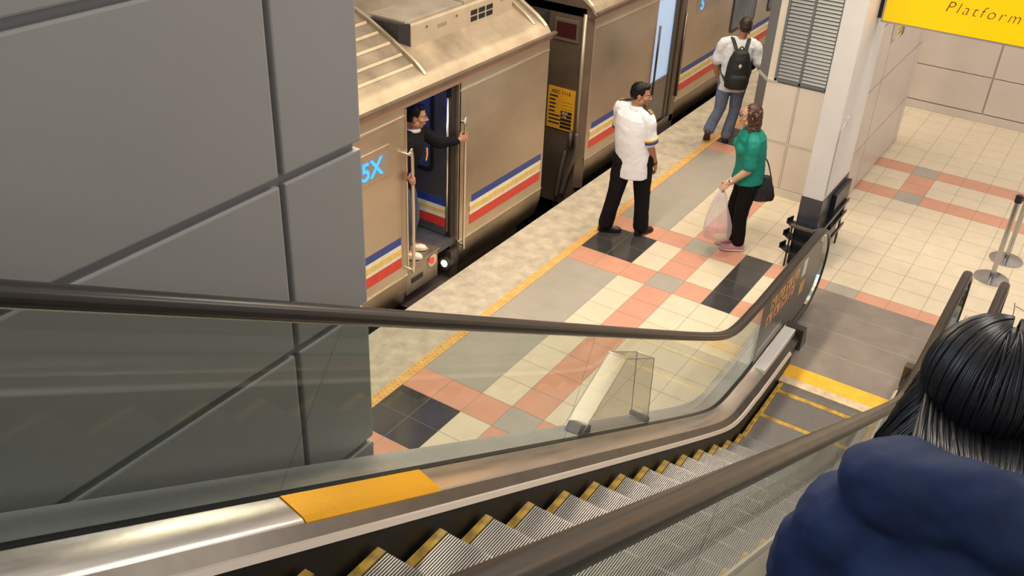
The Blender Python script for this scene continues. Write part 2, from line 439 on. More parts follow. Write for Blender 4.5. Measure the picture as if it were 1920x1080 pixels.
# ------------------------------------------------------------------ escalators
K = .577
def zp(y, inc, flat, k=.14):
    s = inc - K*y - flat
    return flat + .5*(s + math.sqrt(s*s + k*k)) - (k*k/4/max(.05, abs(s)+.3) if s < -.3 else 0)
def frange(a, b, s):
    n = max(1, int(round((b-a)/s))); return [a + (b-a)*i/n for i in range(n+1)]
YTOP = -7.2
ysamp = frange(YTOP, -.6, .6) + frange(-.5, 2.0, .1)
def sweep(mb, prof, ys, inc, flat):       # prof: list of (x, dz)
    mb.loft([[(x, y, zp(y, inc, flat) + dz) for x, dz in prof] for y in ys]); return mb
XC = 2.995
def mir(x, side): return x if side < 0 else 2*XC - x
RI, RF, GI, GF = 1.283, .885, .59, .205
noses = [1.9, 1.5, 1.1, .72, .40, .08, -.25, -.58, -.91, -1.24, -1.576, -1.903, -2.229, -2.565, -2.9, -3.209, -3.554, -3.88, -4.21, -4.55, -4.88, -5.21, -5.54]

def build_escalator(label):
    org = V((XC, 1.9, 0))
    E = thing('escalator', label, 'escalator', org)
    for side in (-1, 1):
        X = lambda x: mir(x, side); XO = 2.19 if side < 0 else 2.232
        # handrail with newel loop
        path = [(y, zp(y, RI, RF)) for y in frange(YTOP, -.4, .6) + frange(-.3, 2.75, .12)]
        cy, cz, rr = 2.78, .475, .41
        path += [(cy + rr*math.sin(a), cz + rr*math.cos(a)) for a in [PI*i/16 for i in range(1, 17)]]
        path += [(2.5, .068), (2.30, .07)]
        sec = [(-.04, -.012), (-.036, .010), (-.022, .022), (0, .025), (.022, .022), (.036, .010), (.04, -.012), (.028, -.024), (-.028, -.024)]
        R = []
        for i, (y, z) in enumerate(path):
            a = path[max(0, i-1)]; c = path[min(len(path)-1, i+1)]
            t = V((0, c[0]-a[0], c[1]-a[1])).normalized(); nrm = V((0, -t.z, t.y))
            R.append([V((X(2.36) + sx, y, z)) + nrm*sn for sx, sn in sec])
        b = MB(); b.loft(R); b.out('handrail', rubber, E, smooth=True, off=org, angle=60)
        # guide strip under the rubber
        b = MB(); b.loft([[V((X(2.36) + sx, y, z)) + V((0, 0, 0)) for sx, z, y in ((-.02, z-.035, y), (.02, z-.035, y), (.02, z-.02, y), (-.02, z-.02, y))] for y, z in path[:-18] if y < 2.6])
        b.out('rail_guide', trimsteel, E, off=org)
        # newel chrome guide inside the loop
        b = MB(); R = []
        for a in [PI*i/20 for i in range(0, 20)]:
            c0 = V((X(2.36), cy + (rr-.032)*math.sin(a), cz + (rr-.032)*math.cos(a))); nr = V((0, math.sin(a), math.cos(a)))
            R.append([c0 + V((.025, 0, 0)) + nr*.008, c0 + V((.025, 0, 0)) - nr*.008, c0 - V((.025, 0, 0)) - nr*.008, c0 - V((.025, 0, 0)) + nr*.008])
        b.loft(R); b.out('newel_guide', chrome, E, off=org)
        # glass panels (joints perpendicular to the incline)
        cuts = [((YTOP, zp(YTOP, RI, RF)), (YTOP-.2, zp(YTOP-.2, GI, GF))), ((-5.24, zp(-5.24, RI, RF)), (-5.58, zp(-5.58, GI, GF))),
                ((-3.432, zp(-3.432, RI, RF)), (-3.77, zp(-3.77, GI, GF))), ((-1.622, zp(-1.622, RI, RF)), (-1.87, zp(-1.87, GI, GF))),
                ((1.333, .86), (1.372, .2))]
        for (a, c) in zip(cuts, cuts[1:]):
            top = [(y, zp(y, RI, RF) - .03) for y in frange(a[0][0]+.004, c[0][0]-.004, .2)]
            bot = [(y, zp(y, GI, GF) + .0) for y in frange(a[1][0]+.004, c[1][0]-.004, .2)]
            n = len(top); bot = [(a[1][0]+.004 + (c[1][0]-a[1][0]-.008)*i/(n-1),) for i in range(n)]
            bot = [(q[0], zp(q[0], GI, GF)) for q in bot]
            b = MB()
            b.loft([[(X(2.36)-.005, t[0], t[1]), (X(2.36)+.005, t[0], t[1]), (X(2.36)+.005, q[0], q[1]), (X(2.36)-.005, q[0], q[1])] for t, q in zip(top, bot)])
            b.out('glass_panel', glass, E, off=org)
        # newel glass
        outl = [(1.342, .86), (2.75, .86)] + [(cy + (rr-.04)*math.sin(a), cz + (rr-.04)*math.cos(a)) for a in [PI*i/10 for i in range(1, 10)]] + [(2.35, .12), (2.2, .2), (1.381, .2)]
        b = MB(); b.prism([(X(2.36)-.005, y, z) for y, z in outl], (.01, 0, 0)); b.out('glass_panel', glass, E, off=org)
        # glass gasket, decks, skirt
        yg = [y for y in ysamp if y < 2.22] + [2.22]
        b = MB(); sweep(b, [(X(2.345), -.02), (X(2.345), .004), (X(2.378), .008), (X(2.378), -.02)], yg, GI, GF); b.out('gasket', black, E, off=org)
        b = MB(); sweep(b, [(X(XO), -.06), (X(XO), -.012), (X(2.342), 0), (X(2.342), -.06)], yg, GI, GF)
        b.box((min(X(XO), X(2.342)), 2.2, 0), (max(X(XO), X(2.342)), 2.235, zp(2.2, GI, GF)))
        b.out('outer_deck', deckout, E, off=org)
        b = MB(); sweep(b, [(X(XO), -.06), (X(XO), -.45), (X(XO+.008), -.45), (X(XO+.008), -.06)], yg, GI, GF); b.out('cladding', wallm, E, off=org)
        b = MB(); sweep(b, [(X(2.378), -.06), (X(2.378), .004), (X(2.470), -.030), (X(2.484), -.045), (X(2.484), -.06)], yg, GI, GF); b.out('inner_deck', deckm, E, off=org, smooth=True, angle=30)
        b = MB(); sweep(b, [(X(2.484), -.07), (X(2.484), -.046), (X(2.530), -.085), (X(2.534), -.11), (X(2.52), -.13)], yg, GI, GF); b.out('skirt_trim', darkmetal, E, off=org)
        ys2 = [y for y in yg if y < 1.95] + [1.95]
        b = MB(); sweep(b, [(X(2.526), -.080), (X(2.538), -.080), (X(2.552), -.100), (X(2.530), -.104)], ys2, GI, GF); b.out('chrome_edge', mat('skirt_edge_bright', (.86, .76, .68), .35, .5), E, off=org)
        b = MB(); sweep(b, [(X(2.520), -.11), (X(2.548), -.102), (X(2.552), -.12), (X(2.552), -.42), (X(2.520), -.42)], ys2, GI, GF); b.out('skirt_panel', skirtm, E, off=org)
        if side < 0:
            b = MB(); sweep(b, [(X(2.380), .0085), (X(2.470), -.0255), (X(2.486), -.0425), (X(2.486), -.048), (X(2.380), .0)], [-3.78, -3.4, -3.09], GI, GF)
            b.out('deck_sign_reflection', mat('deck_reflection_yellow', (1.0, .50, .02), .28, .45, rvar=.06, nscale=5), E, off=org)  # reflection of a lit sign, put into the deck as a yellow overlay
        # newel end cap
        b = MB(); b.prism([(X(2.385), 2.20, .0), (X(2.385), 2.36, .0), (X(2.385), 2.30, .205), (X(2.385), 2.20, .215)], (.17 if side < 0 else -.17, 0, 0))
        b.prism([(X(2.335), 2.20, .03), (X(2.335), 2.33, .03), (X(2.335), 2.30, .19), (X(2.335), 2.20, .20)], (.05 if side < 0 else -.05, 0, 0))
        b.out('newel_cap', darkmetal, E, off=org)
        b = MB()
        x0, x1 = sorted((X(2.384), X(2.484))); b.box((x0, 1.42, .160), (x1, 2.19, .2145), .006)
        b.out('deck_cover', mat('deck_cover_reflection', (.88, .86, .83), .35, .35), E, off=org)  # white reflection on the lower deck put into a pale base colour
    b = MB(); ysT = [y for y in ysamp if y < 1.9]
    b.loft([[(2.25, y, zp(y, GI, GF)-.44), (2.25, y, max(-.9, zp(y, GI, GF)-1.1)), (2*XC-2.27, y, max(-.9, zp(y, GI, GF)-1.1)), (2*XC-2.27, y, zp(y, GI, GF)-.44)] for y in ysT])
    b.out('truss', black, E, off=org)
    # steps
    b = MB()
    hw = .425
    b.box((-hw, -.40, -.16), (hw, 0, -.012))
    n = 84; w = 2*hw/n
    proto = b.out('step', stepm, E)
    b = MB()
    for i in range(n):
        x = -hw + w*(i+.25)
        if abs(x) > hw - .035: continue
        b.prism([(x, -.345, -.012), (x, -.01, -.012), (x, .006, -.03), (x, .012, -.15), (x, .0, -.15), (x, -.345, -.15)][:6], (w*.5, 0, 0))
        b.prism([(x, -.345, -.0125), (x, -.002, -.0125), (x, .002, -.004), (x, -.002, 0), (x, -.345, 0)], (w*.5, 0, 0))
    cl = b.out('tread_cleats', mat('cleat_metal', (.33, .315, .315), .40, .65), proto)
    b = MB()
    b.box((-hw, -.40, -.013), (hw, -.35, .001)); b.box((-hw, -.36, -.013), (-hw+.036, .0, .0015)); b.box((hw-.036, -.36, -.013), (hw, .0, .0015))
    ed = b.out('yellow_edge', stepy, proto)
    for k, y in enumerate(noses):
        if k == 0: s = proto
        else:
            s = proto.copy(); COL.objects.link(s); s.parent = E
            for c in (cl, ed):
                q = c.copy(); COL.objects.link(q); q.parent = s
        s.location = (0, y - org.y, zp(y, .43, -.008, .10))
    # comb and landing plate
    b = MB(); b.box((2.555, 1.76, -.03), (2*XC-2.555, 1.95, .004), .002)
    b.out('comb_plate', comby, E, off=org)
    b = MB(); b.box((2.555, 1.66, -.02), (2*XC-2.555, 1.765, .003))
    b.out('comb_teeth', mat('comb_worn', (.72, .58, .40), .4, .3, noise=.3, nscale=12), E, off=org)
    b = MB(); x0, x1 = 2.195, 2*XC - 2.24
    b.box((x0, 1.95, -.03), (x1, 3.405, .003)); b.mi = 1
    for yy in (2.31, 2.68, 3.06):
        b.box((x0, yy, -.01), (x1, yy+.012, .0036))
    b.out('landing_plate', [landm, landl], E, off=org)
    return E

E1 = build_escalator('empty descending escalator beside the grey panelled wall, bare steps with yellow edges')
E2 = E1.copy(); COL.objects.link(E2); E2.location = E1.location + V((1.57, 0, 0))
E2['label'] = 'escalator at the right edge, carrying the person in the navy jacket'
for c in list(E1.children):
    d = c.copy(); COL.objects.link(d); d.parent = E2
    for gch in c.children:
        h = gch.copy(); COL.objects.link(h); h.parent = d
for e in (E1, E2): e['group'] = 'escalators side by side'

# dark lettered film only on the first escalator
b = MB(); b.prism([(2.372, y, z) for y, z in [(1.40, .845), (2.70, .845), (2.98, .72), (3.06, .5), (2.98, .25), (2.72, .13), (2.4, .14), (2.28, .24), (1.41, .235)]], (.002, 0, 0))
fo = b.out('film_panel', dkgrey, E1, off=(XC, 1.9, 0))
LW = mat('notice_white', (.75, .74, .74), .5)
def block(nm, m, y, z, w, h, ch=None):
    b = MB(); b.prism([(2.3745, y, z), (2.3745, y+w, z), (2.3745, y+w, z+h), (2.3745, y, z+h)], (.0012, 0, 0))
    if ch: b.mi = 1; b.text(ch, .115, (2.3762, y+.022, z+.008), (0, 1, 0), (0, 0, 1), .001)
    b.out(nm, [m, ink], fo, off=(XC, 1.9, 0))
for r, (row, z) in enumerate((('NUYU', .665), ('AAMD', .53))):
    for k, ch in enumerate(row): block('letter_block', (letor, letpk)[r], 1.60 + .185*k - .06*r, z, .15, .105, ch)
block('letter_block', letor, 2.44, .40, .055, .13); block('letter_block', letor, 2.51, .40, .055, .13)
block('white_notice', LW, 2.42, .60, .11, .17); block('grey_strip', mat('film_grey', (.23, .22, .21), .3), 1.44, .31, .62, .05)

# clear acrylic guard on the outer deck
gd = thing('acrylic_guard', 'clear acrylic guard box standing on the outer deck behind the balustrade glass', 'guard', (2.27, -1.0, 1.15))
go = V((2.27, -1.0, 1.15))
prof = [(-1.60, zp(-1.60, GI, GF)+.005), (-1.125, 1.745), (-.715, 1.512), (-.675, zp(-.675, GI, GF)+.005)]
def slab(mb, poly, t):   # polygon with thickness t along its normal
    p = [V(q) for q in poly]; n = (p[1]-p[0]).cross(p[2]-p[0]).normalized(); mb.prism([q - n*t/2 for q in p], n*t)
b = MB()
for x in (2.215, 2.332): slab(b, [(x, y, z) for y, z in prof], .004)
for (a, c) in ((prof[0], prof[1]), (prof[1], prof[2]), (prof[2], prof[3])):
    slab(b, [(2.217, *a), (2.330, *a), (2.330, *c), (2.217, *c)], .004)
b.out('panes', acryl, gd, off=go)
b = MB()
for x in (2.215, 2.332):
    for a, c in zip(prof, prof[1:]): b.cyl((x, *a), (x, *c), .0035, n=6)
for a in prof[1:3]: b.cyl((2.215, *a), (2.332, *a), .0045, n=6)
b.out('edges', acedge, gd, off=go)
b = MB(); q = prof[3]; b.prism([(2.212, -.70, q[1]+.015), (2.212, -.66, q[1]-.01), (2.212, -.66, q[1]+.03), (2.212, -.70, q[1]+.055)], (.125, 0, 0))
b.prism([(2.25, -1.66, zp(-1.66, GI, GF)), (2.25, -1.50, zp(-1.50, GI, GF)), (2.25, -1.50, zp(-1.50, GI, GF)+.05), (2.25, -1.62, zp(-1.6, GI, GF)+.07)], (.08, 0, 0))
b.out('mounting_bracket', mat('bracket_grey', (.20, .20, .19), .4, .6), gd, off=go)

# ------------------------------------------------------------------ trains
XS = -.80
roofprof = [(-.80, 1.955), (-.77, 1.965), (-.765, 2.00), (-.80, 2.025), (-.83, 2.07), (-.90, 2.115), (-.98, 2.16), (-1.24, 2.31), (-1.48, 2.43), (-1.65, 2.50), (-2.0, 2.60), (-2.4, 2.63), (-2.8, 2.55), (-3.3, 2.3), (-3.6, 2.0), (-3.6, 1.955)]
lowprof = [(-.80, .275), (-.81, .12), (-.86, -.06), (-.93, -.14), (-1.0, -.16), (-1.0, .275)]
def roofz(x):
    for (a, za), (c, zc) in zip(roofprof[3:], roofprof[4:]):
        if c <= x <= a: return za + (zc-za)*(x-a)/(c-a)
    return 2.0
def side_panels(root, o, spans, z0=.275, z1=1.96):
    for a, c in spans:
        b = MB(); b.box((-.86, a, z0), (XS, c, z1), .008); b.out('side_panel', steel, root, off=o)
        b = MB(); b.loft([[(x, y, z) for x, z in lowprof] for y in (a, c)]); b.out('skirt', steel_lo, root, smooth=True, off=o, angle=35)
        b = MB(); b.box((-.82, a, .262), (XS+.006, c, .278), .002); b.out('lower_moulding', trimsteel, root, off=o)
        b = MB(); b.box((-.82, a+.005, 1.828), (XS+.008, c-.005, 1.845), .002); b.out('upper_moulding', trimsteel, root, off=o)
def stripes(root, o, y0, y1, yb=None, d=0.0, flag=True):
    yb = y0 + .035 if yb is None else yb
    for nm, m, a, c, ys_, x in (('blue_stripe', blue, .625, .698, yb, 0), ('white_stripe', white, .490, .622, y0, 0), ('yellow_stripe', yellow, .527, .585, y0, .0015), ('red_stripe', red, .385, .487, y0, 0)):
        b = MB(); b.box((XS-.002, ys_, a), (XS+.003+x, y1, c)); b.out(nm, m, root, off=o)
def roof(root, o, y0, y1):
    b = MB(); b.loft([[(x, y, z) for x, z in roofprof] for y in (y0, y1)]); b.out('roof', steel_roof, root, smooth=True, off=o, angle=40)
    b = MB(); b.box((-.80, y0, 2.000), (-.752, y1+.06, 2.022), .003); b.out('gutter', steel_end, root, off=o)
    b = MB(); b.box((-.81, y0, 1.935), (XS+.006, y1-.02, 1.950), .002); b.out('red_line', pinkline, root, off=o)
def arch(root, o, y, w, h, xa=-.86, xb=-2.3, m=None):
    b = MB(); xs = [xa + (xb-xa)*i/24 for i in range(25)]
    b.loft([[(x, y, roofz(x)-.01), (x, y+w, roofz(x)-.01), (x, y+w, roofz(x)+h*min(1, i/2+.2)), (x, y, roofz(x)+h*min(1, i/2+.2))] for i, x in enumerate(xs)])
    b.out('roof_flange', m or trimsteel, root, off=o, smooth=True, angle=40)

o1 = V((-2.2, 0, -1.1))
car = thing('train_car', 'near steel train car with a driver in its open door and blue 5X display', 'train', o1, 'train cars at the platform')
side_panels(car, o1, [(-7, .78), (1.57, 3.15)])
b = MB(); b.box((-.86, .775, 1.905), (XS-.003, 1.575, 1.96)); b.out('door_header', steel, car, off=o1)
roof(car, o1, -7, 3.15)
stripes(car, o1, -7, .69, -7); stripes(car, o1, 1.765, 3.10, 1.80)
FL = mat('flange_dull', (.48, .40, .29), .4, .7)
arch(car, o1, 1.13, .03, .035, m=FL); arch(car, o1, 2.97, .03, .03, -.9, m=FL); arch(car, o1, 3.10, .05, .03, -.84, m=FL)
for x in (-.98, -1.10, -1.23, -1.36, -1.49, -1.63, -1.78):
    b = MB(); z = roofz(x); b.loft([[(x-.02, y, z+.012-.003), (x, y, z+.014), (x+.02, y, z-.006), (x, y, z-.01)] for y in (-7, 1.11)]); b.out('roof_rib', steel_roof, car, off=o1)
# interior
b = MB(); b.box((-2.8, -7, .25), (-.83, 3.1, .33)); b.out('floor_pan', mat('train_floor', (.10, .10, .11), .45, .3, noise=.3), car, off=o1)
b = MB(); b.box((-2.1, .0, .33), (-2.05, 3.1, 1.95)); b.box((-2.1, -.02, .33), (-.86, .0, 1.95)); b.box((-2.1, 0, 1.95), (-.86, 3.1, 1.99)); b.out('cab_lining', interior, car, off=o1)
b = MB(); b.box((-3.6, 3.08, .2), (-.86, 3.149, 1.97)); b.box((-3.6, -7, .25), (-3.55, 3.1, 1.97)); b.box((-3.5, -7, -.5), (-1.0, 3.0, .22)); b.out('end_wall', steel_end, car, off=o1)
# door leaf swung inwards
b = MB()
wy0, wy1 = 1.50, 1.535
def leafbox(x0, x1, z0, z1): b.box((x0, wy0, z0), (x1, wy1, z1))
leafbox(-1.56, -1.40, .34, 1.90); leafbox(-1.06, -.895, .34, 1.90); leafbox(-1.40, -1.06, .34, 1.0); leafbox(-1.40, -1.06, 1.80, 1.90)
dl = b.out('door_leaf', doorleafm, car, off=o1)
b = MB(); b.box((-1.40, 1.512, 1.0), (-1.06, 1.522, 1.80)); b.out('window_pane', trainglass, dl, off=o1)
b = MB()
def rrect(x0, x1, z0, z1, r, n=5):
    pts = []
    for cx, cz, a0 in ((x1-r, z1-r, 0), (x0+r, z1-r, 90), (x0+r, z0+r, 180), (x1-r, z0+r, 270)):
        for i in range(n+1):
            a = math.radians(a0 + 90*i/n); pts.append((cx + r*math.cos(a), cz + r*math.sin(a)))
    return pts
A = rrect(-1.42, -1.04, .98, 1.82, .08); B_ = rrect(-1.385, -1.075, 1.015, 1.785, .06)
va = [[b.b.verts.new((x, y, z)) for x, z in P] for P, y in ((A, 1.488), (B_, 1.488), (A, 1.503), (B_, 1.503))]
n = len(A)
for i in range(n):
    k = (i+1) % n
    b.face([va[0][i], va[0][k], va[1][k], va[1][i]]); b.face([va[0][i], va[0][k], va[2][k], va[2][i]]); b.face([va[1][i], va[1][k], va[3][k], va[3][i]])
b.out('window_gasket', black, dl, off=o1)
for nm, m, a, c in (('blue_stripe', blue, .655, .735), ('white_stripe', white, .53, .655), ('red_stripe', red, .43, .53)):
    b = MB(); b.box((-1.55, 1.497, a), (-.90, 1.501, c)); b.out(nm, m, dl, off=o1)
b = MB(); b.box((-1.55, 1.4955, .575), (-.90, 1.4995, .615)); b.out('yellow_stripe', yellow, dl, off=o1)
# jamb, poles and handles
b = MB(); b.box((-.895, 1.50, .20), (-.835, 1.575, 1.91), .005); b.box((-.86, 1.575, .02), (-.80, 1.60, 1.91), .004); b.out('door_jamb', mat('jamb_dark', (.07, .06, .055), .35, .7), car, off=o1)
b = MB(); b.cyl((-.87, 1.485, .40), (-.87, 1.485, 1.78), .012); b.out('inner_pole', trimsteel, car, off=o1, smooth=True)
b = MB(); b.tube([(-.80, 1.605, 1.53), (-.755, 1.605, 1.53), (-.75, 1.605, 1.49), (-.75, 1.605, .30), (-.755, 1.605, .24), (-.80, 1.605, .24)], .014, sub=2); b.out('grab_rail', trimsteel, car, off=o1, smooth=True)
b = MB(); b.tube([(-.80, .755, 1.50), (-.745, .765, 1.50), (-.73, .785, 1.47), (-.73, .785, .40), (-.745, .765, .355), (-.80, .755, .355)], .015, sub=2); b.out('grab_rail', trimsteel, car, off=o1, smooth=True)
b = MB(); b.box((-.80, .775, .33), (-.79, .79, 1.9)); b.out('door_frame_edge', trimsteel, car, off=o1)
# below the door: step well
b = MB(); b.box((-.90, .78, .02), (-.82, 1.27, .318), .004); b.box((-1.2, .78, .318), (-.80, 1.275, .333), .003); b.out('door_sill', mat('sill_steel', (.42, .37, .30), .35, .85, noise=.2), car, off=o1)
for y in (1.03, 1.15):
    b = MB(); b.box((-1.04, y, .333), (-.87, y+.05, .337)); b.out('step_marking', stepy, car, off=o1)
b = MB(); b.cyl((-.83, 1.175, .235), (-.808, 1.175, .235), .065); b.out('marker_housing', trimsteel, car, off=o1)
b = MB(); b.cyl((-.83, 1.16, .24), (-.80, 1.16, .24), .034); b.out('red_lens', lampr, car, off=o1)
b = MB(); b.box((-.82, .86, .12), (-.812, 1.03, .17), .003); b.out('data_plate', black, car, off=o1)
b = MB(); b.cyl((-.862, 1.50, .06), (-.862, 1.435, .06), .075, .07, 24); b.box((-1.05, 1.46, -.15), (-.80, 1.57, .20)); b.out('lamp_housing', mat('lamp_housing_dark', (.09, .08, .07), .4, .6), car, off=o1)
b = MB(); b.ell((-.862, 1.436, .06), (.036, .02, .036)); b.out('lamp_lens', lampw, car, off=o1, smooth=True)
b = MB(); b.box((-1.05, .77, -.12), (-.745, 1.50, -.10), .003)
for k in range(9):
    b.box((-.97+.022*k, .80, -.10), (-.962+.022*k, 1.46, -.094))
b.out('footplate', mat('footplate_dark', (.11, .085, .085), .45, .6), car, off=o1)
b = MB(); b.box((-.752, .80, -.105), (-.742, 1.48, -.094)); b.out('footplate_edge', trimsteel, car, off=o1)
b = MB(); b.box((-1.3, .8, 1.93), (-.87, 1.5, 1.945)); b.out('blue_glow_strip', blueglow, car, off=o1)  # added glowing strip standing in for the blue light at the door top
# LED display
b = MB(); b.box((-.81, -.45, 1.38), (XS+.012, .56, 1.66), .006); b.out('display_frame', steel, car, off=o1)
b = MB(); b.box((-.80, -.43, 1.415), (XS+.0135, .53, 1.61)); dsp = b.out('display_window', ledcase, car, off=o1)
b = MB(); b.text('5X', .225, (XS+.015, .180, 1.432), (0, 1, 0), (0, 0, 1), .002, thin=.004); b.out('display_digits', led, dsp, off=o1)
# air conditioner on the roof
b = MB(); b.box((-2.5, 1.28, 2.15), (-1.12, 2.90, 2.44), .012); ac = b.out('aircon_unit', tan, car, off=o1)
b = MB(); b.prism([(-2.5, 1.20, 2.25), (-1.20, 1.20, 2.25), (-1.13, 1.28, 2.25), (-2.5, 1.28, 2.25)], (0, 0, .20)); b.out('dark_side', dkpanel, ac, off=o1)
b = MB(); b.box((-2.5, 1.25, 2.44), (-1.16, 2.10, 2.47), .008); b.box((-2.5, 2.12, 2.44), (-1.16, 2.88, 2.475), .008); b.out('cover', tantop, ac, off=o1)
for y in (2.18, 2.31, 2.44):
    for z in (2.275, 2.335):
        b = MB(); b.box((-1.125, y, z), (-1.117, y+.105, z+.045)); b.out('vent', black, ac, off=o1)
for y in (1.50, 1.95, 2.70):
    b = MB(); b.cyl((-1.125, y, 2.385), (-1.112, y, 2.385), .010, n=8); b.out('screw', steel_end, ac, off=o1)
b = MB()
for k in range(6): b.box((-1.123, 1.66+.024*k, 2.335), (-1.118, 1.678+.024*k, 2.368))
b.out('faded_plate', mat('plate_grey', (.30, .25, .19), .6), ac, off=o1)

# second car
o2 = V((-2.2, 8, -1.1))
car2 = thing('train_car', 'far steel train car with yellow data plate and pale blue door glass', 'train', o2, 'train cars at the platform')
side_panels(car2, o2, [(4.12, 5.76), (6.62, 14)])
b = MB(); b.box((-.86, 5.755, 1.905), (XS-.003, 6.625, 1.96)); b.out('door_header', steel, car2, off=o2)
roof(car2, o2, 4.08, 14); arch(car2, o2, 4.08, .05, .03, -.84)
stripes(car2, o2, 4.20, 5.70); stripes(car2, o2, 6.70, 14)
b = MB(); b.box((-3.55, 4.05, -.35), (-.885, 4.12, 2.05)); b.prism([(-.885, 4.05, -.1), (-.80, 4.13, -.1), (-.885, 4.13, -.1)], (0, 0, 2.08)); ew = b.out('end_wall', steel_end, car2, off=o2)
b = MB(); b.loft([[(x, y, z) for x, z in roofprof] for y in (4.05, 4.09)]); b.out('end_cap', steel_end, car2, off=o2)
b = MB(); b.cyl((-.88, 4.02, .40), (-.88, 4.02, 2.0), .022); b.out('drain_pipe', mat('pipe_tan', (.42, .34, .26), .4, .6), ew, off=o2, smooth=True)
b = MB(); b.box((-1.27, 4.03, 1.655), (-.96, 4.052, 1.90), .004); b.out('tail_light_frame', mat('frame_brown', (.22, .16, .12), .5, .4), ew, off=o2)
b = MB(); b.box((-1.235, 4.02, 1.70), (-.985, 4.032, 1.865)); b.out('tail_light', mat('dark_red_lens', (.055, .012, .010), .35), ew, off=o2)
b = MB(); b.box((-1.30, 4.035, .60), (-.94, 4.051, 1.10), .002); pl_ = b.out('data_plate', hazard, car2, off=o2)
b = MB(); b.text('ASC 1116', .062, (-1.25, 4.0335, 1.03), (1, 0, 0), (0, 0, 1), .002); b.out('plate_title', ink, pl_, off=o2)
for k in range(8):
    z = .985 - .047*k; b = MB(); b.box((-1.275, 4.0335, z), (-1.275 + (.11, .08, .09, .08, .08, .15, .16, .15)[k], 4.0355, z+.018)); b.out('text_line', ink, pl_, off=o2)
for k in range(5):
    b = MB(); b.box((-1.115, 4.0335, .80 - .045*k), (-.965, 4.0355, .835 - .045*k)); b.out('black_field', ink, pl_, off=o2)
for k in range(3):
    b = MB(); b.box((-1.10, 4.0335, .94 - .04*k), (-.965, 4.0355, .943 - .04*k)); b.out('ruled_line', ink, pl_, off=o2)
for k, tx_ in enumerate(('48x0', '1:0a')):
    b = MB(); b.text(tx_, .038, (-1.095, 4.031, .803 - .045*k), (1, 0, 0), (0, 0, 1), .001); b.out('plate_digits', white, pl_, off=o2)
b = MB(); b.tube([(-.86, 4.0, .60), (-.84, 3.98, .45), (-.87, 3.97, .3), (-.93, 3.96, .1), (-.98, 3.95, -.15)], .03); b.tube([(-1.0, 4.0, .35), (-1.02, 3.97, .15), (-1.05, 3.95, -.2)], .025); b.box((-.95, 3.97, .42), (-.92, 4.05, .62)); b.out('brake_hose', mat('hose_brown', (.10, .08, .065), .5, .2), car2, off=o2, smooth=True)
b = MB(); b.box((-3.5, 4.2, -.5), (-1.0, 14, .26)); b.out('underframe', black, car2, off=o2)
b = MB(); b.cyl((-2.2, 3.1, .0), (-2.2, 4.1, .0), .12); b.box((-3.0, 3.16, .3), (-1.35, 4.04, 1.95)); b.out('gangway', mat('gangway_rubber', (.02, .018, .016), .7), car2, off=o2)
# door of second car
b = MB(); b.box((-.90, 5.74, .10), (-.83, 6.64, .72)); d2 = b.out('door_leaf', doorleafm, car2, off=o2)
b = MB(); b.box((-.88, 5.78, .70), (-.845, 6.36, 1.91)); b.out('door_glass', litglass, d2, off=o2)
b = MB(); b.box((-.90, 6.36, .0), (-.815, 6.46, 1.91), .006); b.box((-.86, 6.46, .0), (-.80, 6.50, 1.91), .004); b.out('door_jamb', mat('jamb_brown', (.14, .115, .095), .35, .8), car2, off=o2)
b = MB(); b.box((-.84, 6.50, .0), (-.795, 6.64, 1.96), .006); b.out('door_pillar', mat('pillar_steel', (.20, .165, .13), .35, .85), car2, off=o2)
b = MB(); b.cyl((-.77, 5.80, .60), (-.77, 5.80, 1.50), .014); b.out('grab_rail', mat('rail_dark', (.09, .08, .075), .3, .8), car2, off=o2, smooth=True)
b = MB(); b.cyl((-.78, 6.62, .35), (-.78, 6.62, 1.5), .016); b.out('grab_rail', mat('rail_brown', (.20, .16, .13), .3, .8), car2, off=o2, smooth=True)
b = MB(); b.box((-.81, 5.75, -.12), (-.795, 6.62, .10)); b.box((-1.3, 5.75, -.3), (-.9, 6.62, -.05)); b.out('door_sill', mat('sill_brown', (.30, .25, .20), .4, .7), car2, off=o2)
b = MB(); b.box((-.81, 6.98, 1.40), (XS+.010, 7.95, 1.66), .006); b.out('display_frame', steel, car2, off=o2)
b = MB(); b.box((-.80, 7.0, 1.42), (XS+.0115, 7.9, 1.63)); dsp = b.out('display_window', ledcase, car2, off=o2)
b = MB(); b.text('5', .225, (XS+.0125, 7.08, 1.43), (0, 1, 0), (0, 0, 1), .002, thin=.006); b.out('display_digits', led, dsp, off=o2)
def carwin(y0, y1, z0, z1):
    b = MB(); b.prism([(XS-.004, y, z) for y, z in rrect(y0, y1, z0, z1, .09)], (.014, 0, 0)); w = b.out('window_frame', black, car2, off=o2)
    b = MB(); b.prism([(XS+.008, y, z) for y, z in rrect(y0+.05, y1-.05, z0+.05, z1-.05, .06)], (.004, 0, 0)); b.out('window_pane', mat('car_window', (.10, .12, .15), .12, 0, spec=.8, noise=.5, nscale=4), w, off=o2)
carwin(8.35, 9.35, .80, 1.70); carwin(9.9, 10.9, .80, 1.70)

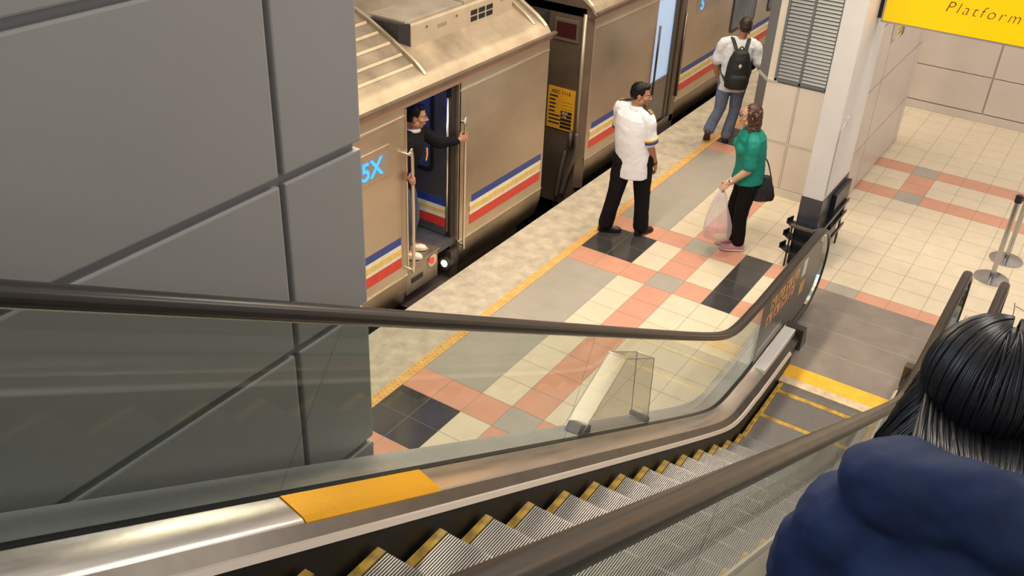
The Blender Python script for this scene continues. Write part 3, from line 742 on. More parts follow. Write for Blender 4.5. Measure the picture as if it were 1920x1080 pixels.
# ------------------------------------------------------------------ signs
sg = thing('platform_sign', 'yellow backlit hanging sign reading Platform at the top right corner', 'sign', (3.0, 4.2, 2.47))
so = V((3.0, 4.2, 2.47))
b = MB(); b.box((2.148, 4.19, 2.470), (4.2, 4.33, 3.05), .004); b.out('sign_case', signfr, sg, off=so)
b = MB(); b.box((2.170, 4.18, 2.493), (4.17, 4.192, 3.03)); fc = b.out('sign_face', signy, sg, off=so)
b = MB(); b.text('Platform 6', .140, (2.676, 4.1785, 2.672), (1, 0, 0), (0, 0, 1), .002, shear=.28, space=1.30, thin=-.0022); b.out('lettering', signtxt, fc, off=so)
b = MB(); b.box((2.11, 4.21, 2.50), (2.149, 4.31, 3.05)); b.out('wall_bracket', black, sg, off=so)
b = MB(); b.prism([(1.95, y, z) for y, z in ((5.93, 1.86), (6.12, 1.87), (6.14, 2.20), (5.95, 2.24))], (.05, 0, 0)); b.box((1.944, 5.97, 1.95), (1.952, 6.08, 2.1)); pl_ = b.out('notice_plate', mat('notice_pale', (.70, .62, .54), .5), None)
tag(pl_, 'small white and yellow notice plate on the panelled wall under the yellow sign', 'notice')
b = MB(); b.prism([(1.999, y, z) for y, z in ((5.95, 1.89), (6.10, 1.90), (6.11, 2.04), (5.96, 2.03))], (.003, 0, 0)); b.out('yellow_field', mat('notice_yellow', (.75, .50, .06), .5), pl_)
b = MB()
for k in range(2): b.prism([(2.001, y, z) for y, z in ((5.96, 1.915+.045*k), (6.09, 1.925+.045*k), (6.09, 1.937+.045*k), (5.96, 1.927+.045*k))], (.002, 0, 0))
b.prism([(2.0, y, z) for y, z in ((6.0, 2.09), (6.03, 2.075), (6.06, 2.12), (6.05, 2.13), (6.03, 2.095), (6.01, 2.105))], (.002, 0, 0))
b.out('markings', ink, pl_)
b = MB(); b.box((1.945, 6.20, 1.83), (1.985, 6.36, 1.99), .004); b.box((1.985, 6.235, 1.85), (1.992, 6.265, 1.97)); b.box((1.985, 6.29, 1.85), (1.992, 6.32, 1.97))
tag(b.out('switch_box', olive), 'small olive switch box on the panelled wall beside the notice plate', 'switch')

# ------------------------------------------------------------------ stanchions
def stanchion(loc, label, belt_to=None):
    s = thing('queue_post', label, 'stanchion', loc, 'queue posts')
    b = MB(); b.cyl((0, 0, 0), (0, 0, .012), .17, .17, 36); b.cyl((0, 0, .012), (0, 0, .03), .165, .04, 36); b.out('base', postm, s, smooth=True, angle=35)
    b = MB(); b.cyl((0, 0, .02), (0, 0, .90), .025, n=24); b.out('post', postm, s, smooth=True, angle=40)
    b = MB(); b.cyl((0, 0, .88), (0, 0, .945), .036, n=24); b.cyl((0, 0, .945), (0, 0, .955), .03, n=24); b.out('head', black, s, smooth=True, angle=40)
    if belt_to:
        d = V(belt_to) - V(loc); n = V((-d.y, d.x, 0)).normalized()*.002
        b = MB(); b.prism([n + V((0, 0, .89)), d + n + V((0, 0, .89)), d + n + V((0, 0, .94)), n + V((0, 0, .94))], -2*n); b.out('belt', redm, s)
    return s
stanchion((3.745, 4.70, 0), 'chrome queue post nearest the escalators, with a red belt', (4.9, 5.6, 0))
stanchion((3.80, 5.23, 0), 'chrome queue post standing just behind the front one')

# PEOPLE_HERE

# ------------------------------------------------------------------ people
def unit(a): return V(a).normalized()
def headM(face, upv=(0, 0, 1)):
    f = unit(face); u = V(upv); u = (u - f*u.dot(f)).normalized(); r = f.cross(u)
    return Matrix((r, f, u)).transposed()          # local x right, y forward, z up
def add_head(b, c, M, s=1.0, fem=False):
    """skull, jaw, nose, brow, ears and lips as closed pieces that are fused with the body"""
    P = lambda x, y, z: V(c) + M @ (V((x, y, z))*s)
    S = lambda x, y, z: (x*s, y*s, z*s)
    b.ell(P(0, -.012, .028), S(.074, .094, .088), M)
    b.ell(P(0, .020, -.040), S(.058 if not fem else .054, .066, .074), M)
    b.ell(P(0, .052, -.088), S(.028, .024, .022), M)
    b.ell(P(0, .066, .022), S(.050, .022, .018), M)
    for sx in (-1, 1):
        b.ell(P(sx*.040, .050, -.022), S(.026, .026, .024), M)
        b.ell(P(sx*.076, -.012, -.010), S(.010, .020, .031), M)
        b.ell(P(sx*.052, .0, -.062), S(.018, .045, .03), M)
    b.tube([P(0, .078, .016), P(0, .098, -.012), P(0, .106, -.026)], [.008*s, .010*s, .013*s], n=8)
    for sx in (-1, 1): b.ell(P(sx*.012, .090, -.030), S(.010, .011, .008), M)
    b.ell(P(0, .078, -.056), S(.024, .014, .008), M); b.ell(P(0, .077, -.067), S(.021, .013, .008), M)
def face_parts(root, o, c, M, s=1.0, brow=None, lips=None):
    P = lambda x, y, z: V(c) + M @ (V((x, y, z))*s)
    for sx in (-1, 1):
        b = MB(); b.ell(P(sx*.032, .071, .003), (.0135*s, .010*s, .0085*s), M, 12, 8); e = b.out('eye', eyew, root, smooth=True, off=o)
        b = MB(); b.ell(P(sx*.032, .0795, .003), (.0065*s, .004*s, .0065*s), M, 10, 6); b.out('iris', eyed, e, smooth=True, off=o)
        b = MB(); b.tube([P(sx*.014, .088, .023), P(sx*.034, .086, .029), P(sx*.054, .070, .022)], [.0035*s, .0042*s, .002*s], n=6); b.out('eyebrow', brow or hairb, root, smooth=True, off=o)
    b = MB(); b.tube([P(-.022, .083, -.060), P(0, .092, -.059), P(.022, .083, -.060)], [.003*s, .0065*s, .003*s], n=8)
    b.out('lips', lips or lipm, root, smooth=True, off=o)
def add_hand(b, wrist, d, palm, side, curl=.5, s=1.0, spread=.0):
    """palm plus four unequal bent fingers and a thumb. d: wrist->knuckles, palm: palm normal, side: direction of the thumb"""
    d = unit(d); palm = V(palm); palm = (palm - d*palm.dot(d)).normalized(); side = V(side); side = (side - d*side.dot(d) - palm*side.dot(palm)).normalized()
    w = V(wrist)
    M = Matrix((side, d, palm)).transposed()
    b.ell(w + d*.045*s, (.040*s, .056*s, .017*s), M, 14, 8)
    b.tube([w - d*.03*s, w + d*.02*s], [.025*s, .024*s], n=10)
    for k, (off, ln) in enumerate(((.028, .070), (.010, .080), (-.010, .074), (-.027, .058))):
        p = w + d*.088*s + side*off*s; a = 0; pts = [w + d*.06*s + side*off*.9*s, p]; dd = d + side*off*spread*10
        for q in (.42, .33, .25):
            a += curl*(1.0 if q > .4 else 1.15)
            p = p + (dd*math.cos(a) + palm*math.sin(a)).normalized()*ln*q*s; pts.append(p)
        b.tube(pts, [.0095*s, .0095*s, .009*s, .0085*s, .0075*s], n=8, sub=2)
    p0 = w + d*.02*s + side*.028*s; p1 = p0 + (side*.75 + d*.6 + palm*.25).normalized()*.038*s; p2 = p1 + (d*.8 + palm*(.3+curl*.5)).normalized()*.030*s; p3 = p2 + (d*.6 + palm*(.3+curl*.6) - side*.3*curl).normalized()*.024*s
    b.tube([p0, p1, p2, p3], [.013*s, .0115*s, .010*s, .0085*s], n=8, sub=2)
def torso(b, P, inf=0.0, wide=1.0, z0=None, top=True):
    """P: pelvis, waist, chest, neck centre points and hip / shoulder lateral unit vectors; widths in P"""
    lh, ls = unit(P['lh']), unit(P['ls'])
    pel, wa, ch, nk = V(P['pelvis']), V(P['waist']), V(P['chest']), V(P['neck'])
    ax = (nk - pel).normalized()
    def ring(c, l, w, d):
        f = ax.cross(l).normalized(); return (c, l*(w*wide + inf), f*(d*wide + inf))
    lm = (lh + ls).normalized()
    sp = [ring(pel - V((0, 0, .09)), lh, .10, .075)] if z0 is None else [ring(pel - V((0, 0, z0 + .004)), lh, P['hw']*.96, P['hd']*.96), ring(pel - V((0, 0, z0)), lh, P['hw'], P['hd'])]
    sp += [ring(pel, lh, P['hw'], P['hd']), ring((pel + wa)/2, lh, (P['hw']+P['ww'])/2*1.0, (P['hd']+P['wd'])/2), ring(wa, lm, P['ww'], P['wd']), ring((wa+ch)/2, ls, (P['ww']+P['cw'])/2, (P['wd']+P['cd'])/2), ring(ch, ls, P['cw'], P['cd'])]
    sp += [ring(ch + (nk-ch)*.55, ls, P['cw']*1.0, P['cd']*.88), ring(ch + (nk-ch)*.82, ls, P['cw']*.70, P['cd']*.66), ring(nk, ls, .058, .056)]
    b.rings(sp, 24)
def body(name, label, o, P, skin, cat='person', headscale=1.0, fem=False, voxel=.0055):
    root = thing(name, label, cat, o); o = V(o)
    b = MB(); torso(b, P)
    hM = headM(P['face'], P.get('hup', (0, 0, 1)))
    add_head(b, P['head'], hM, headscale, fem)
    b.tube([V(P['neck']) - V((0, 0, .05)), V(P['neck']), V(P['head']) + hM @ V((0, -.02, -.05))], [.062, .054, .052], n=12, sub=2)
    for sd in 'LR':
        sh, el, wr = V(P[sd+'sh']), V(P[sd+'el']), V(P[sd+'wr'])
        nk = V(P['neck'])
        b.tube([nk + (sh-nk)*.35 - V((0, 0, .02)), sh, sh + (el-sh)*.5, el, el + (wr-el)*.3, wr], [.058, .056, .046, .038, .039, .026], n=12)
        add_hand(b, wr, *P[sd+'hand'], s=headscale)
        hp, kn, an = V(P[sd+'hip']), V(P[sd+'kn']), V(P[sd+'an'])
        b.tube([hp + V((0, 0, .05)), hp, hp + (kn-hp)*.5, kn, kn + (an-kn)*.35, an], [.09, .085, .068, .052, .050, .034], n=12)
        t = unit(P[sd+'toe']); b.tube([an, an + t*.06 - V((0, 0, .035)), an + t*.13 - V((0, 0, .05))], [.034, .033, .024], n=10, sub=2)
    ob = b.out('body', skin, root, off=o); bake(ob, voxel, 4)
    face_parts(root, o, P['head'], hM, headscale)
    return root, o, hM
def trousers(root, o, P, m, wide=1.0, top=.03, hem=.02, cuff=.072, fold=True):
    b = MB(); lh = unit(P['lh']); pel = V(P['pelvis']); f = V((0, 0, 1)).cross(lh)
    b.rings([(pel - V((0, 0, .10)), lh*.11, f*.09), (pel - V((0, 0, .04)), lh*(P['hw']+.008), f*(P['hd']+.008)), (pel + V((0, 0, top)), lh*(P['hw']+.006), f*(P['hd']+.006)), (pel + V((0, 0, top+.02)), lh*(P['hw']), f*(P['hd']))], 20)
    for sd in 'LR':
        hp, kn, an = V(P[sd+'hip']), V(P[sd+'kn']), V(P[sd+'an'])
        ee = an + (kn-an).normalized()*hem
        b.tube([hp + V((0, 0, .05)), hp, hp + (kn-hp)*.5, kn, kn + (ee-kn)*.5, ee], [.105*wide, .100*wide, .087*wide, .074*wide, .070*wide, cuff], n=14)
    ob = b.out('trousers', m, root, off=o); bake(ob, .007, 3, disp=(.014, .09)); return ob
def shoes(root, o, P, m, sole, s=1.0, names='shoe', keys='LR'):
    for sd in keys:
        an = V(P[sd+'an']); t = unit(P[sd+'toe']); upv = V(P.get(sd+'upf', (0, 0, 1))); upv = (upv - t*upv.dot(t)).normalized(); l = t.cross(upv)
        fl = an - upv*P.get('ankh', .075)
        b = MB()
        b.rings([(fl + t*y + upv*h*.5, l*w, upv*h*.5) for y, w, h in ((-.075, .012, .05), (-.065, .030, .07), (-.03, .037, .085), (.02, .038, .082), (.08, .044, .062), (.13, .044, .05), (.165, .034, .04), (.18, .012, .026))], 16)
        b.tube([an + upv*.03, an - upv*.02, fl + upv*.05], [.045, .046, .045], n=12, sub=1)
        sh = b.out(names, m, root, off=o); bake(sh, .006, 2)
        b = MB()
        def sole_ring(h, k): return [fl + upv*h + t*(y) + l*x*k for y, x in ((-.078, -.015), (-.06, -.034), (0, -.036), (.07, -.045), (.13, -.046), (.17, -.032), (.186, 0), (.17, .032), (.13, .046), (.07, .045), (0, .036), (-.06, .034), (-.078, .015))]
        b.loft([sole_ring(0, .96), sole_ring(.004, 1), sole_ring(.018, 1.0)]); b.out('sole', sole, sh, off=o)
def sleeve(b, P, sd, m_r, upto=None, ext=1.0):
    sh, el, wr = V(P[sd+'sh']), V(P[sd+'el']), V(P[sd+'wr']); nk = V(P['neck'])
    pts = [nk + (sh-nk)*.30 - V((0, 0, .025)), sh]
    if upto == 'short': pts += [sh + (el-sh)*.45, sh + (el-sh)*.80]; rad = [.070, .074, .070, .074]
    else: pts += [sh + (el-sh)*.5, el, el + (wr-el)*.5, wr - (wr-el).normalized()*.02]; rad = [.068, .070, .060, .054, .048, .038]
    b.tube(pts, [r*m_r for r in rad], n=14)
def cap_hair(root, o, c, M, s, m, pieces, bump=(.010, .02), voxel=.005, smooth=2):
    b = MB(); 
    for (x, y, z), r in pieces: b.ell(V(c) + M @ (V((x, y, z))*s), tuple(q*s for q in r), M)
    ob = b.out('hair', m, root, off=o); bake(ob, voxel, smooth, disp=bump); return ob
SHORT = [((0, -.026, .046), (.081, .090, .082)), ((0, -.055, .012), (.077, .062, .075)), ((0, .030, .090), (.056, .050, .032)), ((.058, -.015, .035), (.022, .05, .045)), ((-.058, -.015, .035), (.022, .05, .045))]

# ---- officer in white uniform shirt, seen from behind, head turned right
o = V((.25, 3.26, 0))
P = dict(pelvis=(.235, 3.25, .86), waist=(.205, 3.235, 1.06), chest=(.19, 3.225, 1.25), neck=(.200, 3.235, 1.435), lh=(.97, .10, 0), ls=(.96, -.05, -.12),
         hw=.165, hd=.142, ww=.168, wd=.148, cw=.172, cd=.135, head=(.235, 3.255, 1.570), face=(.93, .36, -.10),
         Lsh=(.030, 3.255, 1.385), Lel=(-.010, 3.36, 1.12), Lwr=(.03, 3.46, .92), Lhand=((.1, .3, -.9), (.9, .3, 0), (0, .9, .3), .35),
         Rsh=(.355, 3.225, 1.345), Rel=(.405, 3.255, 1.065), Rwr=(.430, 3.37, .830), Rhand=((.05, .35, -.9), (-.85, -.3, .1), (-.3, .9, .3), .45),
         Lhip=(.145, 3.20, .82), Lkn=(.105, 3.17, .46), Lan=(.04, 3.145, .085), Ltoe=(.83, .5, 0),
         Rhip=(.325, 3.29, .82), Rkn=(.355, 3.31, .46), Ran=(.385, 3.315, .085), Rtoe=(.28, -.96, 0))
P['Rtoe'] = (.35, .93, 0)
pr, o, hM = body('person', 'person in white uniform shirt with epaulettes and black trousers, standing on the platform', o, P, skin1)
b = MB(); torso(b, P, .020, 1.0, .16)
for sd in 'LR': sleeve(b, P, sd, 1.06, 'short')
sh = b.out('shirt', shirtw, pr, off=o); bake(sh, .007, 4, disp=(.016, .13))
b = MB(); nk = V(P['neck']); b.rings([(nk + V((0, 0, -.03)), V((.092, 0, 0)), V((0, .088, 0))), (nk + V((.004, .004, .022)), V((.074, 0, 0)), V((0, .072, 0)))], 20); b.out('collar', shirtw, sh, smooth=True, off=o)
for sd in 'LR':
    s_, e_ = V(P[sd+'sh']), V(P[sd+'el']); d = (e_-s_); c0 = s_ + d*.80; dn = d.normalized(); q = dn.orthogonal().normalized(); q2 = dn.cross(q)
    for nm, m, a, c in (('yellow_cuff', yellow, -.035, -.008), ('blue_cuff', blue, -.008, .022)):
        b = MB(); b.rings([(c0 + dn*a, q*.083, q2*.083), (c0 + dn*c, q*.084, q2*.084)], 20); b.out(nm, m, sh, smooth=True, off=o)
    n_ = V(P['neck']); mid = n_ + (s_-n_)*.66; l = (s_-n_).normalized(); fw = l.cross(V((0, 0, 1))).normalized(); upn = fw.cross(l)
    if upn.z < 0: upn = -upn
    Me = Matrix((l, fw, upn)).transposed()
    b = MB(); b.box((-.060, -.024, 0), (.060, .024, .012), .003)
    for v in b.b.verts: v.co = mid + upn*.074 + Me @ v.co
    ep = b.out('epaulette', ink, sh, off=o)
    b = MB()
    for k in (.015, .035, .052): b.box((k-.006, -.0245, .0121), (k+.003, .0245, .0135))
    for v in b.b.verts: v.co = mid + upn*.074 + Me @ v.co
    b.out('rank_bars', gold, sh, off=o)
trousers(pr, o, P, trouser, 1.14, cuff=.086)
shoes(pr, o, P, shoeb, shoeb)
cap_hair(pr, o, P['head'], hM, 1.0, hairb, SHORT, (.008, .015))
b = MB(); wv = V(P['Rwr']); dn = (wv - V(P['Rel'])).normalized(); q = dn.orthogonal().normalized(); b.rings([(wv - dn*.03, q*.030, dn.cross(q)*.030), (wv - dn*.012, q*.029, dn.cross(q)*.029)], 16); b.out('wristwatch', black, pr, smooth=True, off=o)

# ---- woman in green blouse, facing left, carrying bags
o = V((1.31, 3.62, 0))
P = dict(pelvis=(1.345, 3.645, .835), waist=(1.345, 3.645, 1.01), chest=(1.325, 3.630, 1.19), neck=(1.315, 3.622, 1.365), lh=(-.50, .86, 0), ls=(-.50, .86, 0),
         hw=.165, hd=.135, ww=.15, wd=.125, cw=.165, cd=.130, head=(1.270, 3.592, 1.500), face=(-.90, -.44, -.02),
         Lsh=(1.40, 3.465, 1.275), Lel=(1.405, 3.445, 1.01), Lwr=(1.245, 3.385, .835), Lhand=((-.62, -.28, -.68), (.35, .75, -.3), (-.65, -.3, .6), .75),
         Rsh=(1.235, 3.77, 1.275), Rel=(1.27, 3.85, 1.01), Rwr=(1.23, 3.83, .78), Rhand=((-.15, -.05, -.95), (.4, -.8, 0), (-.8, -.5, 0), .4),
         Lhip=(1.39, 3.575, .79), Lkn=(1.365, 3.580, .44), Lan=(1.378, 3.625, .085), Ltoe=(-.88, -.46, 0),
         Rhip=(1.305, 3.72, .79), Rkn=(1.245, 3.70, .44), Ran=(1.285, 3.72, .085), Rtoe=(-.88, -.46, 0))
pr, o, hM = body('person', 'person in green blouse and black trousers facing left with a carrier bag in hand', o, P, skin2, fem=True, headscale=.97)
b = MB(); torso(b, P, .022, 1.0, .02)
for sd in 'LR': sleeve(b, P, sd, .98, 'short')
fr_ = unit(P['face']); ch = V(P['chest'])
for k in (-1, 1): b.ell(ch + fr_*.095 + V(P['ls'])*.075*k + V((0, 0, -.01)), (.075, .075, .07))
sh = b.out('blouse', green, pr, off=o); bake(sh, .007, 3, disp=(.018, .09))
trousers(pr, o, P, trouser, .97, hem=.03, cuff=.066)
shoes(pr, o, P, shoep, solew)
c = V(P['head']); pcs = [((0, -.028, .046), (.084, .092, .083)), ((0, -.06, .0), (.085, .070, .10)), ((0, -.068, -.07), (.092, .065, .085))]
rnd = random.Random(4)
for k in range(46):
    a = rnd.uniform(.05*PI, .95*PI)*1.0; z = rnd.uniform(-.15, .06); rr = .082 + .018*rnd.random()
    pcs.append(((rr*math.cos(a), -.03 - .075*math.sin(a), z), (.024, .022, .032)))
for sx in (-1, 1):
    for k in range(6): pcs.append(((sx*.080, .012 - .006*k, .04 - .035*k), (.020, .026, .028)))
cap_hair(pr, o, P['head'], hM, .97, hairbr, pcs, (.016, .018), .005, 1)
# glasses
b = MB()
for sx in (-1, 1):
    cc = V(c) + hM @ V((sx*.032, .096, .002)); b.tube([cc + hM @ V((.020*math.cos(a), 0, .016*math.sin(a))) for a in [2*PI*i/14 for i in range(15)]], .0022, n=6, sub=1)
    b.tube([V(c) + hM @ V((sx*.052, .094, .006)), V(c) + hM @ V((sx*.078, .0, .010))], .002, n=6, sub=1)
b.tube([V(c) + hM @ V((-.012, .098, .004)), V(c) + hM @ V((.012, .098, .004))], .002, n=6, sub=1)
b.out('glasses', black, pr, smooth=True, off=o)
b = MB(); wv = V(P['Lwr']); dn = (wv - V(P['Lel'])).normalized(); q = dn.orthogonal().normalized(); b.rings([(wv - dn*.045, q*.033, dn.cross(q)*.033), (wv - dn*.022, q*.032, dn.cross(q)*.032)], 16); b.out('wristwatch', watchm, pr, smooth=True, off=o)
hand = wv + unit((-.62, -.28, -.68))*.085
# shoulder bag
hb = thing('shoulder_bag', 'black shoulder bag hanging behind the person in green', 'bag', (1.50, 3.70, .62))
ho = V((1.50, 3.70, .62))
b = MB(); ux = unit((.85, .53, 0)); uy = V((-ux.y, ux.x, 0))
b.rings([(V((1.505, 3.70, z)), ux*w, uy*d) for z, w, d in ((.60, .085, .035), (.615, .125, .055), (.66, .135, .07), (.74, .115, .065), (.82, .085, .045), (.875, .070, .028), (.885, .05, .012))], 20)
bb = b.out('bag_body', bagb, hb, off=ho); bake(bb, .008, 2, disp=(.016, .08))
b = MB(); b.tube([(1.45, 3.64, .87), (1.455, 3.62, 1.05), (1.430, 3.565, 1.25), (1.375, 3.555, 1.365), (1.315, 3.54, 1.34), (1.25, 3.55, 1.18)], .016, n=8, flat=.5)
b.tube([(1.56, 3.74, .85), (1.50, 3.72, 1.02), (1.455, 3.63, 1.12)], .011, n=8, flat=.5)
b.out('strap', bagb, hb, smooth=True, off=ho)
# thin plastic carrier bag
cb = thing('carrier_bag', 'thin white plastic carrier bag hanging from the hand of the person in green', 'bag', (1.215, 3.385, .20))
co = V((1.215, 3.385, .20))
b = MB(); ux = unit((.85, .50, 0)); uy = V((-ux.y, ux.x, 0)); R = []; n = 36
for z, w, d, k in ((.205, .10, .07, 0), (.215, .135, .095, .1), (.27, .148, .10, .15), (.35, .145, .095, .3), (.45, .118, .078, .6), (.55, .085, .055, .9), (.64, .052, .032, 1.0), (.715, .022, .014, .6)):
    cz = V((1.215, 3.385, z)) + (hand - V((1.215, 3.385, .73)))*max(0, (z-.2)/.53)
    R.append([cz + ux*(w*(1+.10*k*math.sin(5*a+z*9))*math.cos(a)) + uy*(d*(1+.13*k*math.cos(7*a))*math.sin(a)) for a in [2*PI*i/n for i in range(n)]])
b.loft(R); b.out('bag_film', plast, cb, smooth=True, off=co)
b = MB(); top = V(R[-1][0]); 
for k in (-1, 1): b.tube([V((1.215, 3.385, .62)) + ux*.05*k, (hand + V((1.215, 3.385, .70)))/2 + ux*.022*k, hand + V((0, 0, .004)) + ux*.012*k], [.016, .010, .007], n=8, flat=.5)
b.out('handles', mat('film_white', (.80, .78, .82), .4), cb, smooth=True, off=co)
b = MB(); b.rings([((1.20, 3.392, .222), ux*.10, uy*.048), ((1.20, 3.392, .23), ux*.112, uy*.056), ((1.20, 3.392, .30), ux*.115, uy*.058), ((1.20, 3.392, .335), ux*.10, uy*.045)], 24)
tag(b.out('food_pack', pinkbox, smooth=True, angle=40), 'rounded salmon pink food pack inside the plastic carrier bag', 'food')
b = MB(); b.box((-.065, -.012, 0), (.065, .012, .06), .005)
Mb = Matrix((ux, uy, V((0, 0, 1)))).transposed()
for v in b.b.verts: v.co = V((1.258, 3.334, .224)) + Mb @ v.co
b.mi = 1
fp = b.out('food_box', creambox); tag(fp, 'small cream printed food box at the front of the carrier bag', 'food')

# ---- backpacker walking away along the platform edge
o = V((.05, 6.30, 0))
P = dict(pelvis=(.085, 6.32, .83), waist=(.085, 6.325, 1.00), chest=(.09, 6.34, 1.19), neck=(.095, 6.36, 1.39), lh=(.88, .47, 0), ls=(.88, .47, 0),
         hw=.158, hd=.118, ww=.155, wd=.115, cw=.175, cd=.12, head=(.115, 6.385, 1.535), face=(-.35, .93, -.12),
         Lsh=(-.085, 6.265, 1.31), Lel=(-.15, 6.26, 1.04), Lwr=(-.13, 6.36, .83), Lhand=((.1, .4, -.9), (.9, .2, 0), (0, .9, .3), .4),
         Rsh=(.265, 6.455, 1.30), Rel=(.36, 6.46, 1.06), Rwr=(.42, 6.56, .90), Rhand=((.1, .5, -.8), (-.9, 0, 0), (0, .9, .3), .4),
         Lhip=(.01, 6.285, .79), Lkn=(-.01, 6.27, .45), Lan=(-.085, 6.19, .165), Ltoe=(-.10, .42, -.9), Lupf=(-.2, .85, .4),
         Rhip=(.165, 6.365, .79), Rkn=(.15, 6.40, .45), Ran=(.11, 6.36, .085), Rtoe=(-.35, .93, 0))
P['Ltoe'] = (-.25, .62, -.74); P['Lupf'] = (-.2, .7, .65)
pr, o, hM = body('person', 'person in white T-shirt and jeans walking away along the platform edge', o, P, skin1)
b = MB(); torso(b, P, .020, 1.0, .10)
for sd in 'LR': sleeve(b, P, sd, 1.02, 'short')
sh = b.out('tshirt', shirtw2, pr, off=o); bake(sh, .007, 3, disp=(.020, .09))
trousers(pr, o, P, denim, 1.0, cuff=.075)
shoes(pr, o, P, shoem, mat('sole_dark', (.05, .02, .02), .6), keys='L'); shoes(pr, o, P, shoeb, shoeb, keys='R')
cap_hair(pr, o, P['head'], hM, 1.0, mat('hair_dark_brown', (.035, .018, .012), .5, noise=.4, nscale=30), SHORT, (.012, .02))
bk = thing('backpack', 'black backpack worn by the person in white T-shirt and jeans', 'backpack', (.15, 6.18, .82))
bo = V((.15, 6.18, .82)); l = unit((.88, .47, 0)); f = unit((-.47, .88, 0))
b = MB()
b.rings([(V((.10, 6.325, z)) - f*.215, l*w, f*d) for z, w, d in ((.82, .11, .07), (.84, .145, .095), (.95, .155, .11), (1.08, .150, .105), (1.20, .130, .09), (1.29, .095, .065), (1.32, .05, .03))], 24)
q = b.out('pack_body', nylon, bk, off=bo); bake(q, .007, 2, disp=(.01, .08))
b = MB(); b.rings([(V((.10, 6.325, z)) - f*.295, l*w, f*d) for z, w, d in ((.85, .08, .03), (.87, .11, .045), (.97, .115, .05), (1.02, .10, .035), (1.03, .07, .015))], 20); q2 = b.out('front_pocket', nylon, q, off=bo, smooth=True)
b = MB(); b.ell(V((.10, 6.325, 1.14)) - f*.315, (.020, .010, .026), Matrix((l, f, V((0, 0, 1)))).transposed()); b.out('emblem', mat('emblem_pale', (.6, .6, .52), .5), q, smooth=True, off=bo)
for sx in (-1, 1):
    b = MB(); n0 = V((.10, 6.33, 1.31))
    b.tube([n0 - f*.15 + l*.06*sx, n0 - f*.02 + l*.10*sx + V((0, 0, .085)), n0 + f*.10 + l*.115*sx + V((0, 0, .045)), n0 + f*.14 + l*.125*sx - V((0, 0, .12)), n0 + f*.04 + l*.185*sx - V((0, 0, .30)), n0 - f*.14 + l*.13*sx - V((0, 0, .42))], .024, n=8, flat=.45)
    b.out('shoulder_strap', nylon, bk, smooth=True, off=bo)
b = MB(); n0 = V((.10, 6.33, 1.32)); b.tube([n0 - f*.20 + l*.03, n0 - f*.20 + V((0, 0, .035)), n0 - f*.20 - l*.03], .008, n=6); b.out('grab_loop', nylon, bk, smooth=True, off=bo)

# ---- driver leaning out of the open train door
o = V((-1.04, 1.05, .33))
P = dict(pelvis=(-1.06, 1.02, 1.10), waist=(-1.03, 1.035, 1.25), chest=(-.985, 1.055, 1.40), neck=(-.955, 1.065, 1.585), lh=(-.45, .89, 0), ls=(-.30, .95, -.05),
         hw=.15, hd=.11, ww=.14, wd=.105, cw=.165, cd=.115, head=(-.915, 1.075, 1.72), face=(.80, .60, -.10),
         Lsh=(-.975, 1.225, 1.50), Lel=(-.89, 1.40, 1.36), Lwr=(-.775, 1.535, 1.375), Lhand=((.35, .85, .12), (-.75, .4, -.1), (.1, 0, 1), .75),
         Rsh=(-.915, .905, 1.49), Rel=(-.905, .86, 1.22), Rwr=(-.800, .815, 1.245), Rhand=((.9, -.2, .05), (0, -1, 0), (.1, 0, 1), 1.0),
         Lhip=(-1.09, 1.10, 1.07), Lkn=(-1.00, 1.11, .72), Lan=(-1.02, 1.06, .415), Ltoe=(.80, .60, 0),
         Rhip=(-1.02, .94, 1.07), Rkn=(-.93, .955, .72), Ran=(-.955, .91, .415), Rtoe=(.85, .52, 0))
pr, o, hM = body('person', 'person in black jacket leaning out of the open train door', o, P, skin1, headscale=.98)
b = MB(); torso(b, P, .018, 1.0, .05)
for sd in 'LR': sleeve(b, P, sd, .98)
sh = b.out('jacket', hoodie, pr, off=o); bake(sh, .007, 3, disp=(.018, .09))
b = MB(); n0 = V(P['neck']); b.rings([(n0 + V((.01, .005, -.01)), V((.070, 0, 0)), V((0, .070, 0))), (n0 + V((.012, .006, .020)), V((.060, 0, 0)), V((0, .060, 0)))], 18); b.out('white_collar', shirtw, sh, smooth=True, off=o)
fd = unit(P['face']); b = MB(); b.tube([V(P['chest']) + fd*.130 + V((.0, .055, -.01)), V(P['chest']) + fd*.138 + V((.0, .045, -.06)), V(P['chest']) + fd*.138 + V((0, .03, -.11))], .010, n=8, flat=.6); b.out('orange_tag', orangem, sh, smooth=True, off=o)
trousers(pr, o, P, mat('trouser_navy_denim', (.05, .075, .13), .8, noise=.4, nscale=8), .95, cuff=.066)
shoes(pr, o, P, shoew, mat('sole_white', (.7, .66, .58), .6))
cap_hair(pr, o, P['head'], hM, .98, hairb, SHORT, (.008, .015))
b = MB(); wv = V(P['Lwr']); dn = (wv - V(P['Lel'])).normalized(); q = dn.orthogonal().normalized(); b.rings([(wv - dn*.020, q*.031, dn.cross(q)*.031), (wv - dn*.002, q*.030, dn.cross(q)*.030)], 16); b.out('wristwatch', watchm, pr, smooth=True, off=o)

